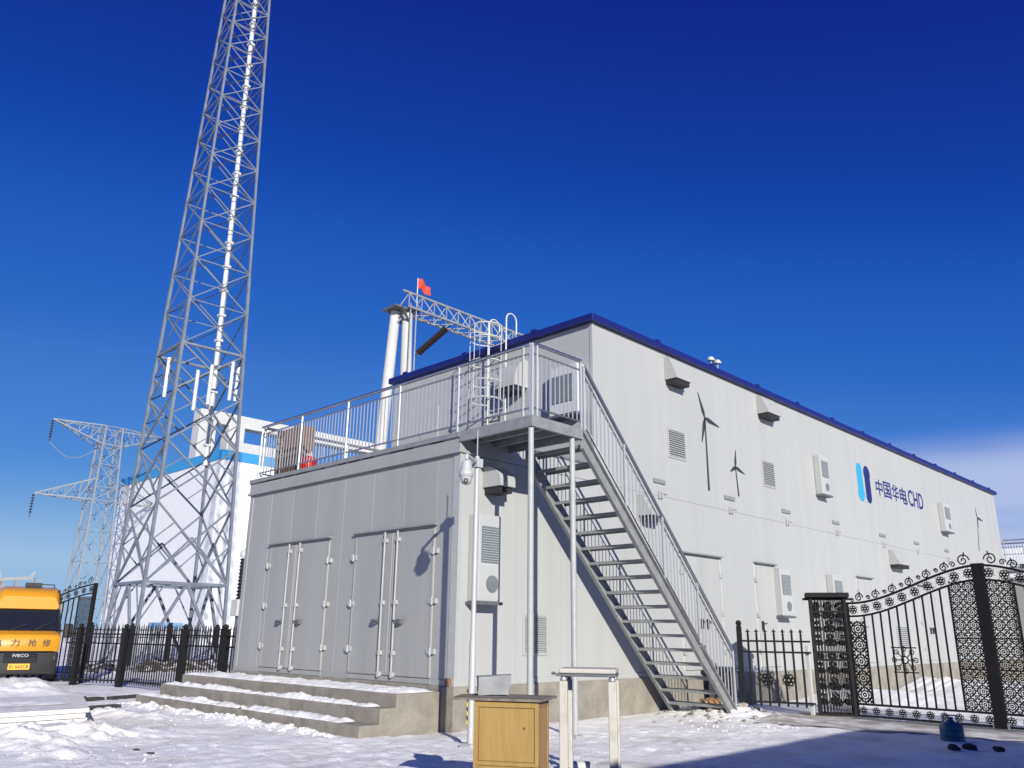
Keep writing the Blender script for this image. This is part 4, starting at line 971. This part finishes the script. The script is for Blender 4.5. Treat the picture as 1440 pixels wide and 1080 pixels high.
# windscreen
wsx = W2 - .13
MB().add([(-W2 + .06, .62, 1.36), (W2 - .06, .62, 1.36), (wsx - .02, 1.06, 2.0), (-wsx + .02, 1.06, 2.0), (-W2 + .02, 1.3, 1.36), (W2 - .02, 1.3, 1.36), (wsx, 1.6, 2.0), (-wsx, 1.6, 2.0)],
         [(0, 1, 2, 3), (1, 5, 6, 2), (4, 0, 3, 7), (3, 2, 6, 7), (0, 4, 5, 1), (5, 4, 7, 6)]).build('windscreen', glassd, V, w=False)
# hood / yellow band with lettering
loft([(.10, rr(W2 - .13, W2 - .12, .86, 1.27, .1)), (.16, rr(W2 - .03, W2 - .03, .83, 1.30, .08)), (.62, rr(W2 + .01, W2 - .01, .83, 1.37, .06)), (.9, rr(W2 + .012, W2 - .01, .83, 1.37, .06))], 'hood', yellowm, V)
bmp = loft([(.02, rr(W2 - .2, W2 - .16, .26, .80, .06)), (.10, rr(W2 - .05, W2 - .04, .22, .825, .05)), (.5, rr(W2 + .005, W2 + .005, .22, .825, .05)), (.75, rr(W2 + .008, W2 + .008, .24, .825, .05))], 'bumper', blackm, V)
MB().box((-.42, .0, .54), (.42, .03, .79)).build('radiator_grille', glassd, bmp, w=False, bevel=.01)
for i in range(4): MB().box((-.4, -.008, .56 + i * .055), (.4, .004, .575 + i * .055)).build('grille_bar', blackm, bmp, w=False)
for s_ in (-1, 1):
    MB().box((s_ * .62, .05, .62), (s_ * .88, .12, .79)).build('headlight', mat('headlamp', (.20, .21, .23), .1, spec=.8), V, w=False, bevel=.02)
    mr = MB().box((s_ * (W2 + .06), .68, 1.22), (s_ * (W2 + .28), .80, 1.62)).build('wing_mirror', blackm, V, w=False, bevel=.04)
    MB().bar((s_ * (W2 - .03), .8, 1.42), (s_ * (W2 + .1), .74, 1.42), .05).build('mirror_arm', blackm, mr, w=False)
    for y in (.95, 4.5):
        wl = MB().tube([(s_ * (W2 - .22), y, .33), (s_ * (W2 + .0), y, .33)], .33, 20).build('wheel', blackm, V, w=False)
        MB().tube([(s_ * (W2 - .01), y, .33), (s_ * (W2 + .015), y, .33)], .19, 16).build('rim', greym, wl, w=False)
pl = MB().box((-.27, -.022, .36), (.27, -.002, .52)).build('number_plate', hazm, bmp, w=False)
def van_text(body_, x0, w_, z0, h_, y, m, par):
    me = fit(textmesh(body_, 1, .004, m), w_, h_); R4 = Matrix(((1, 0, 0, 0), (0, 0, -1, 0), (0, 1, 0, 0), (0, 0, 0, 1)))
    inst(me, 'lettering', par, (x0, y, z0), rot=R4, w=False)
van_text('E1 6A2C8', -.23, .46, .395, .09, -.026, ink, pl)
for ch_, x_ in (('电', -.74), ('力', -.30), ('抢', .14), ('修', .50)): van_text(ch_, x_, .22, .98, .2, .094, ink, V)
van_text('IVECO', -.2, .4, .70, .08, -.012, steelm, bmp)
for s_ in (-1, 1):
    MB().bar((s_ * .30, .60, 1.315), (s_ * .36, .13, 1.255), .012).build('hood_seam', blackm, V, w=False)
    MB().bar((s_ * (W2 - .04), .60, 1.37), (s_ * (wsx - .01), 1.05, 2.0), .05).build('screen_pillar', blackm, V, w=False)
MB().bar((-W2 + .06, .615, 1.375), (W2 - .06, .615, 1.375), .04).build('screen_sill', blackm, V, w=False)
MB().box((-.55, .06, .845), (.55, .098, .86)).build('nose_lip', blackm, V, w=False)
ws = MB().bar((.2, .62, 1.4), (.62, .72, 1.62), .02).bar((-.4, .62, 1.4), (.05, .72, 1.6), .02).build('wiper', blackm, V, w=False)
MB().box((-.18, 1.5, 2.68), (.28, 1.75, 2.80)).bar((.28, 1.6, 2.76), (.62, 1.6, 2.76), .03).bar((.62, 1.6, 2.76), (.62, 1.6, 2.62), .03).build('roof_lamp', blackm, V, w=False, bevel=.01)
MB().tube([(.86, 1.25, 2.2), (.88, 1.22, 2.62)], .008, 5).build('aerial', blackm, V, w=False)

# ------------------------------------------------------------------ lattice radio mast
TD = 40.0
tb_ = PD(232, 885, TD); TC = Vector((tb_.x, tb_.y, -.1))
T = root('radio_mast', 'tall grey lattice radio mast with square taper behind the left fence', 'mast', TC)
view = Vector((TC.x - CAM.x, TC.y - CAM.y, 0)).normalized(); rgt = Vector((view.y, -view.x, 0))
phi = -math.atan2(33, 74)
def corner(k, z):
    r = 2.52 - .0400 * (z - 3.2)
    t = phi + k * PI / 2     # k=0: right, 1: back, 2: left, 3: front
    d = rgt * math.cos(t) + view * math.sin(t)
    return Vector((TC.x, TC.y, z)) + d * r
ZTOP = 50
for k in range(4):
    MB().bar(corner(k, -.4), corner(k, 18), .125, .125).build('leg', towerm, T); MB().bar(corner(k, 18), corner(k, ZTOP), .10, .10).build('leg', towerm, T)
def mid(k, z, t=.5): return corner(k, z).lerp(corner((k + 1) % 4, z), t)
zb1 = 3.2
low = [zb1, 6.6, 9.3, 11.7, 13.9]
def br(p, q, w_=.08): MB().bar(p, q, w_).build('brace', towerm, T)
for k in range(4):
    k1 = (k + 1) % 4
    MB().bar(corner(k, zb1), corner(k1, zb1), .16, .12).build('belt', towerm, T)
    br(mid(k, zb1), corner(k, -.1).lerp(corner(k1, -.1), .04), .11); br(mid(k, zb1), corner(k1, -.1).lerp(corner(k, -.1), .04), .11)
    br(corner(k, zb1 * .5), mid(k, zb1, .25), .05); br(corner(k1, zb1 * .5), mid(k, zb1, .75), .05)
    br(corner(k, zb1), mid((k + 0) % 4, 5.15), .07); br(corner(k1, zb1), mid(k, 5.15), .07)
    for z0, z1 in zip(low[:-1], low[1:]):
        br(corner(k, z0), corner(k1, z1), .075); br(corner(k1, z0), corner(k, z1), .075)
        zm = (z0 + z1) / 2
        br(corner(k, zm), corner(k, z0).lerp(corner(k1, z1), .25), .05); br(corner(k1, zm), corner(k1, z0).lerp(corner(k, z1), .25), .05)
        br(corner(k, zm), corner(k1, z0).lerp(corner(k, z1), .75), .05); br(corner(k1, zm), corner(k, z0).lerp(corner(k1, z1), .75), .05)
    MB().bar(corner(k, 13.9), corner(k1, 13.9), .12, .10).build('belt', towerm, T)
    z = 13.9; h = 2.2; i = 0
    while z < ZTOP - 1:
        z1 = min(z + h, ZTOP)
        br(corner(k, z), corner(k1, z1), .048); br(corner(k1, z), corner(k, z1), .048)
        if i % 1 == 0: br(corner(k, z1), corner(k1, z1), .042)
        z = z1; h = max(1.5, h * .96); i += 1
br(corner(0, zb1), corner(2, zb1), .08); br(corner(1, zb1), corner(3, zb1), .08)
ci = lambda z: corner(1, z).lerp(Vector((TC.x, TC.y, z)), .09)
MB().tube([ci(9), ci(20), ci(35), ci(ZTOP)], .12, 8).build('cable_duct', whitem, T, smooth=True)
z = 10
bm_ = MB().box((-.16, -.16, -.06), (.16, .16, .06)).mesh('duct_bracket', whitem)
while z < ZTOP: inst(bm_, 'duct_bracket', T, ci(z)); z += 1.35
for k, t, z in ((2, .6, 11.5), (3, .5, 11.2), (3, .82, 11.6), (0, .2, 11.8), (3, .3, 10.8)):
    p = mid(k, z, t); MB().tube([p, p + Vector((0, 0, 1.9))], .085, 8).build('antenna', whitem, T, smooth=True)
MB().box((TC.x - .6, TC.y - .5, 1.35), (TC.x + .6, TC.y + .5, 1.6)).build('equipment_shelf', mat('shelf_blue', (.16, .30, .48), .5), T)
for x in (-.55, .5): MB().box((TC.x + x, TC.y - .05, -.2), (TC.x + x + .06, TC.y + .05, 1.35)).build('shelf_leg', towerm, T)

# ------------------------------------------------------------------ white hall with blue parapet behind the mast
hc = PD(283, 885, 92); zt = PD(283, 643, 92).z; zt2 = PD(283, 629, 92).z
Hh = root('white_hall', 'white panelled hall with blue parapet band behind the lattice mast', 'building', (hc.x - 8, hc.y + 9, -.2))
lft = None
for i in range(800):
    q = Vector((hc.x - i * .1, hc.y, 9)); c = ROT.transposed() @ (q - CAM); x = 720 + F * c.x / -c.z
    if x < 153: lft = q.x; break
lft = lft or hc.x - 16
hm = mat('hall_white', (.66, .665, .67), .55, var=.03, vscale=.6, obj_var=.03)
MB().box((lft + .1, hc.y + .1, -.5), (hc.x - .1, hc.y + 28, zt)).build('core', greym, Hh)
nP = 12; w_ = (hc.x - lft) / nP
for i in range(nP): MB().box((lft + i * w_ + .006, hc.y, -.3), (lft + (i + 1) * w_ - .006, hc.y + .12, zt)).build('wall_panel', hm, Hh)
nQ = 14; wq = 28 / nQ
for i in range(nQ): MB().box((hc.x - .12, hc.y + .13 + i * wq + .006, -.3), (hc.x, hc.y + .13 + (i + 1) * wq - .006, zt)).build('wall_panel', hm, Hh)
MB().box((lft - .08, hc.y - .08, zt), (hc.x + .08, hc.y + 28.3, zt2)).build('parapet', bandm, Hh)
# white portal frame rising behind the hall
b0 = PD(302, 588, 116); b1 = None
Yd = 0
def ytill(p0, pxt):
    for i in range(2000):
        q = Vector((p0.x, p0.y + i * .05, p0.z)); c = ROT.transposed() @ (q - CAM); x = 720 + F * c.x / -c.z
        if x > pxt: return q.y
yend = ytill(b0, 521)
PF = root('portal_frame', 'white concrete portal frame with long beam above the white hall', 'frame', (b0.x, (b0.y + yend) / 2, -.2))
bt = 1.7
MB().box((b0.x - .9, b0.y, b0.z - bt / 2), (b0.x + .9, yend, b0.z + bt / 2)).build('beam', concwm, PF, bevel=.05)
for y in (b0.y - 2.5, ytill(b0, 318)): MB().box((b0.x - 1.05, y, -.3), (b0.x + 1.05, y + 2.4, b0.z - bt / 2 if y > b0.y else b0.z + .75)).build('column', concwm, PF, bevel=.05)
MB().box((b0.x - .7, yend - 1.2, -.3), (b0.x + .7, yend - .1, b0.z - bt / 2)).build('column', concwm, PF, bevel=.05)
lb_ = PD(345, 634, 116); MB().box((lb_.x - 1.8, lb_.y - 2.2, lb_.z - .75), (lb_.x + 1.5, lb_.y + 9, lb_.z + .7)).build('lower_beam', concwm, PF, bevel=.05)

# ------------------------------------------------------------------ steel gantry with two concrete poles, truss beam and flag
gd = 34.0
pp = PD(573, 440, gd); GZ = pp.z
trussm = mat('truss_steel', (.26, .275, .285), .5, .2, var=.25, vscale=3)
GT = root('gantry', 'switchyard gantry of paired pale poles carrying a lattice truss beam', 'gantry', (pp.x, pp.y, -.2))
foot = PD(577, 700, gd)
MB().tube([(pp.x + .15, pp.y + .3, -.4), (pp.x, pp.y, GZ)], .32, 16, r2=.23).build('pole', concwm, GT, smooth=True)
pp2 = PD(556, 443, gd); MB().tube([(pp2.x - .9, pp2.y - .3, -.4), (pp2.x, pp2.y, GZ)], .32, 16, r2=.22).build('pole', concwm, GT, smooth=True)
pc_ = (pp + pp2) / 2
MB().box((pc_.x - .5, pc_.y - .7, GZ), (pc_.x + .5, pc_.y + .6, GZ + .08)).build('cap_plate', darksteel, GT)
br1 = MB()
for s_ in (-.5, .5): br1.bar((pp.x + s_, pp.y - .7, GZ - .02), (pp.x + s_ * .4, pp.y, GZ - .55), .08).bar((pp2.x + s_, pp2.y + .3, GZ - .02), (pp2.x + s_ * .4, pp2.y, GZ - .55), .08)
br1.build('cap_bracket', darksteel, GT)
y0, y1 = pp.y - .3, pp.y + 11.5; tz0, tz1 = GZ + .1, GZ + 1.0; tx0, tx1 = pp.x - .45, pp.x + .45
for x in (tx0, tx1):
    MB().bar((x, y0, tz0), (x, y1, tz0), .09).build('chord', trussm, GT)
MB().bar((pp.x, y0, tz1), (pp.x, y1, tz1), .09).build('chord', trussm, GT)
n = 16
for i in range(n):
    ya, yb_ = lerp(y0, y1, i / n), lerp(y0, y1, (i + 1) / n)
    for x in (tx0, tx1): MB().bar((x, ya, tz0), (pp.x, (ya + yb_) / 2, tz1), .042).build('web', trussm, GT); MB().bar((x, yb_, tz0), (pp.x, (ya + yb_) / 2, tz1), .042).build('web', trussm, GT)
    MB().bar((tx0, ya, tz0), (tx1, yb_, tz0), .042).build('web', trussm, GT)
# climbing ladder on the near pole
for s_ in (-.16, .16): MB().bar((pp.x + .5, pp.y + s_, 0), (pp.x + .42, pp.y + s_, GZ + .3), .04).build('ladder_rail', steelm, GT)
i0 = PY(622, 462, pp.y + 3.6); i1 = PY(579, 500, pp.y + 1.0)
ins = MB(); N = 12
a = Vector((pp.x, pp.y + 2.5, tz0)); b = Vector((pp.x, pp.y + .5, PY(578, 503, pp.y + .5).z))
for i in range(N):
    c = a.lerp(b, .12 + .8 * i / N); d_ = (b - a).normalized(); ins.tube([c, c + d_ * .06, c + d_ * .12], [.06, .17, .06], 10)
ins.tube([a, b], .03, 6); ins.build('insulator_string', porcm, GT)
# flag on the gantry
fpz = tz1
t = root('flag', 'small red flag on a short pole on top of the gantry', 'flag', (pp.x, pp.y + .5, fpz))
MB().tube([(pp.x, pp.y + .5, tz0), (pp.x, pp.y + .5, fpz + .85)], .025, 6).build('flagpole', whitem, t)
vv = []; nn, mm = 12, 6
for i in range(nn + 1):
    for j in range(mm + 1):
        u, v = i / nn, j / mm
        vv.append((pp.x + .16 * u + .07 * math.sin(u * 6 + v), pp.y + .5 + .62 * u, fpz + .80 - .48 * v * (1 - .1 * u) - .28 * u * u + .05 * math.sin(u * 7)))
fm = MB(); fm.add(vv, [(i * (mm + 1) + j, (i + 1) * (mm + 1) + j, (i + 1) * (mm + 1) + j + 1, i * (mm + 1) + j + 1) for i in range(nn) for j in range(mm)])
o = fm.build('cloth', flagm, t, smooth=True); so = o.modifiers.new('s', 'SOLIDIFY'); so.thickness = .012

# ------------------------------------------------------------------ power pylon far left
ND = 105.0
nb = PD(112, 882, ND); NB = Vector((nb.x, nb.y, -.2))
N_ = root('power_pylon', 'distant white lattice power pylon with cross arms at far left', 'pylon', NB)
vw = Vector((NB.x - CAM.x, NB.y - CAM.y, 0)).normalized(); rg = Vector((vw.y, -vw.x, 0)); rot_ = .35
ux = rg * math.cos(rot_) + vw * math.sin(rot_); uy = -rg * math.sin(rot_) + vw * math.cos(rot_)
pym = mat('pylon_white', (.21, .23, .25), .5, .0, var=.15)
ztp = PD(163, 603, ND).z; zlo = PD(135, 705, ND).z; zlo2 = PD(135, 686, ND).z
def nc(k, z):
    r = lerp(1.75, .95, min(1, z / ztp)); sx, sy = ((1, 1), (-1, 1), (-1, -1), (1, -1))[k]; return Vector((NB.x, NB.y, z)) + ux * (sx * r) + uy * (sy * r)
for k in range(4): MB().bar(nc(k, -.3), nc(k, ztp), .16).build('leg', pym, N_)
zs = [0, 4.5, 8.5, 12, zlo, zlo2, zlo2 + 2.6, zlo2 + 5.0, ztp - 2.2, ztp]
for k in range(4):
    for z0, z1 in zip(zs[:-1], zs[1:]):
        MB().bar(nc(k, z0), nc((k + 1) % 4, z1), .075).build('brace', pym, N_); MB().bar(nc((k + 1) % 4, z0), nc(k, z1), .075).build('brace', pym, N_); MB().bar(nc(k, z1), nc((k + 1) % 4, z1), .075).build('brace', pym, N_)
def arm(side, z, zroot0, zroot1, Lr):
    tip = Vector((NB.x, NB.y, z)) + ux * (side * Lr); ks = (0, 3) if side > 0 else (1, 2)
    for k in ks:
        for zr in (zroot0, zroot1): MB().bar(nc(k, zr), tip, .12).build('arm_chord', pym, N_)
        for t in (.25, .5, .75): MB().bar(nc(k, zroot0).lerp(tip, t), nc(k, zroot1).lerp(tip, t - .18), .075).build('arm_web', pym, N_); MB().bar(nc(k, zroot0).lerp(tip, t), nc(k, zroot1).lerp(tip, t), .075).build('arm_web', pym, N_)
    for t in (.3, .6): MB().bar(nc(ks[0], zroot0).lerp(tip, t), nc(ks[1], zroot0).lerp(tip, t), .075).build('arm_web', pym, N_)
    m = MB()
    for i in range(7): c = tip - Vector((0, 0, .35 + i * .3)); m.lathe([(.05, 0), (.22, .03), (.05, .16)], c, 8)
    m.tube([tip, tip - Vector((0, 0, 2.6))], .04, 5); m.build('insulator_string', porcm, N_)
    return tip
t1 = arm(-1, ztp - .1, ztp - 2.2, ztp, 6.4); t2 = arm(-1, zlo + .1, zlo, zlo2 + .9, 7.0); arm(1, ztp - .1, ztp - 2.2, ztp, 6.4); arm(1, zlo + .1, zlo, zlo2 + .9, 7.0)
e = nc(1, zlo2 + 4.5); a = t1 - Vector((0, 0, 2.6)); MB().tube([a.lerp(e, i / 10) - Vector((0, 0, 1.4 * math.sin(PI * i / 10))) for i in range(11)], .05, 5).build('jumper_wire', pym, N_)
# far white switchyard structure above the van
fs_ = PD(25, 880, 140); t = root('far_gantry', 'faint far white switchyard frame above the van roof', 'gantry', (fs_.x, fs_.y, -.2))
for px in (-8, 12, 40): q = PD(px, 880, 140); MB().bar((q.x, q.y, -.3), (q.x, q.y, PD(px, 812, 140).z), .5).build('column', pym, t)
q0, q1 = PD(-10, 815, 140), PD(46, 813, 140); MB().bar(q0, q1, .5, .5).bar(q0 - Vector((0, 0, 1.4)), q1 - Vector((0, 0, 1.4)), .4).build('beam', pym, t)
q2, q3 = PD(40, 815, 140), PD(50, 804, 140); MB().bar(q2, q3, .4).build('horn', pym, t)
q2, q3 = PD(2, 815, 140), PD(-4, 798, 140); MB().bar(q2, q3, .4).build('horn', pym, t)

# black bushing on white pedestal, left of the grey front
bz = PD(334, 885, 30); z0, z1 = PD(334, 843, 30).z, PD(337, 783, 30).z
t = root('bushing', 'black ribbed insulator on white pedestal just left of the grey front', 'insulator', (bz.x, bz.y, -.2))
MB().box((bz.x - .22, bz.y - .22, z0 - .55), (bz.x + .22, bz.y + .22, z0)).build('pedestal_head', concwm, t, bevel=.02)
MB().box((bz.x - .09, bz.y - .09, -.4), (bz.x + .09, bz.y + .09, z0 - .55)).build('pedestal_post', towerm, t)
prof = []; n = 12
for i in range(n): zz = lerp(0, z1 - z0, i / n); prof += [(.13, zz), (.2 - .003 * i, zz + .03), (.13, zz + .07)]
MB().lathe(prof, (bz.x, bz.y, z0), 14).build('ribbed_body', blackm, t, smooth=True)
MB().lathe([(.16, 0), (.18, .05), (.16, .2), (.06, .25)], (bz.x, bz.y, z1), 12).build('terminal', whitem, t, smooth=True)
MB().tube([(bz.x, bz.y, z1 + .2), (bz.x, bz.y, z1 + 2.6)], .02, 5).build('lead', steelm, t)

# ------------------------------------------------------------------ behind the gate on the right: grey container cabin, far landing
gp = PG(1398, 955, -.25); gq = None
c0 = PD(1398, 900, 46); ztp_ = PD(1410, 817, 46).z
t = root('grey_cabin', 'grey container cabin beyond the gate at the right edge', 'cabin', (c0.x + 2.2, c0.y + 1.5, -.3))
dirx = Vector((1, 0, 0))
MB().box((c0.x, c0.y, -.5), (c0.x + 6, c0.y + 3, .1)).build('plinth', concm, t)
for i in range(6): MB().box((c0.x + i * 1.0 + .004, c0.y - .03, .1), (c0.x + (i + 1) * 1.0 - .004, c0.y + .1, ztp_)).build('wall_panel', frontm, t)
MB().box((c0.x, c0.y + .1, .1), (c0.x + 6, c0.y + 3, ztp_ - .01)).build('core', greym, t)
MB().box((c0.x - .05, c0.y - .08, ztp_), (c0.x + 6.05, c0.y + 3.05, ztp_ + .12)).build('roof', greym, t)
# far end stair railing of the station
q = PX(1414, 790, .5)
t = root('far_landing', 'grey meshed landing railing at the far end of the long building', 'railing', (.7, YE + .9, Z1))
zz = ZT - .2
MB().box((-.6, YE + .06, zz - .15), (1.5, YE + 1.6, zz)).build('landing_deck', greym, t)
railing(t, (1.45, YE + .1, zz), (1.45, YE + 1.55, zz), [0, .5, 1]); railing(t, (-.5, YE + 1.55, zz), (1.45, YE + 1.55, zz), [0, .5, 1]); railing(t, (.06, YE + .1, zz), (1.45, YE + .1, zz), [0, 1])
for x, y in ((1.4, YE + .15), (1.4, YE + 1.5)): MB().tube([(x, y, -.5), (x, y, zz - .15)], .05, 8).build('support_post', trimm, t)
# second white hall far right beyond the building
q = PD(1450, 880, 75); zz = PD(1440, 778, 75).z
t = root('far_hall', 'far white hall low at the right edge behind the long building', 'building', (q.x, q.y, -.4))
MB().box((q.x - 2.2, q.y, -.6), (q.x + 14, q.y + 10, zz)).build('wall', hm, t)
MB().box((q.x - 2.3, q.y - .1, zz), (q.x + 14.1, q.y + 10.1, zz + .4)).build('parapet', hm, t)

# ------------------------------------------------------------------ office behind the photographer (out of view; its shadow lies on the snow at right)
OH = 3.2; tt = (OH + .1) / math.tan(ELEV); hx_ = Vector((SUNV.x, SUNV.y, 0)).normalized()
pk = PG(1205, 1024) + Vector((.12, 0, 0)) + hx_ * tt
t = root('office', 'low white office behind the viewpoint whose shadow lies before the gate', 'building', (pk.x + 3, pk.y - 9, -.1))
MB().box((pk.x, pk.y - 19, -.4), (pk.x + 6, pk.y, OH - .12)).build('wall', wallm, t)
MB().box((pk.x - .0, pk.y - 19.1, OH - .12), (pk.x + 6.1, pk.y + .0, OH)).build('roof', bluem, t)
for i in range(5):
    y = pk.y - 2.5 - i * 3.4; f_ = MB().box((pk.x - .03, y - .8, .9), (pk.x + .01, y + .8, 2.3)).build('window', whitem, t); MB().box((pk.x - .034, y - .72, .98), (pk.x - .03, y + .72, 2.22)).build('pane', glassd, f_)
MB().box((pk.x - .04, pk.y - 1.6, -.1), (pk.x + .01, pk.y - .7, 2.0)).build('door', greym, t)
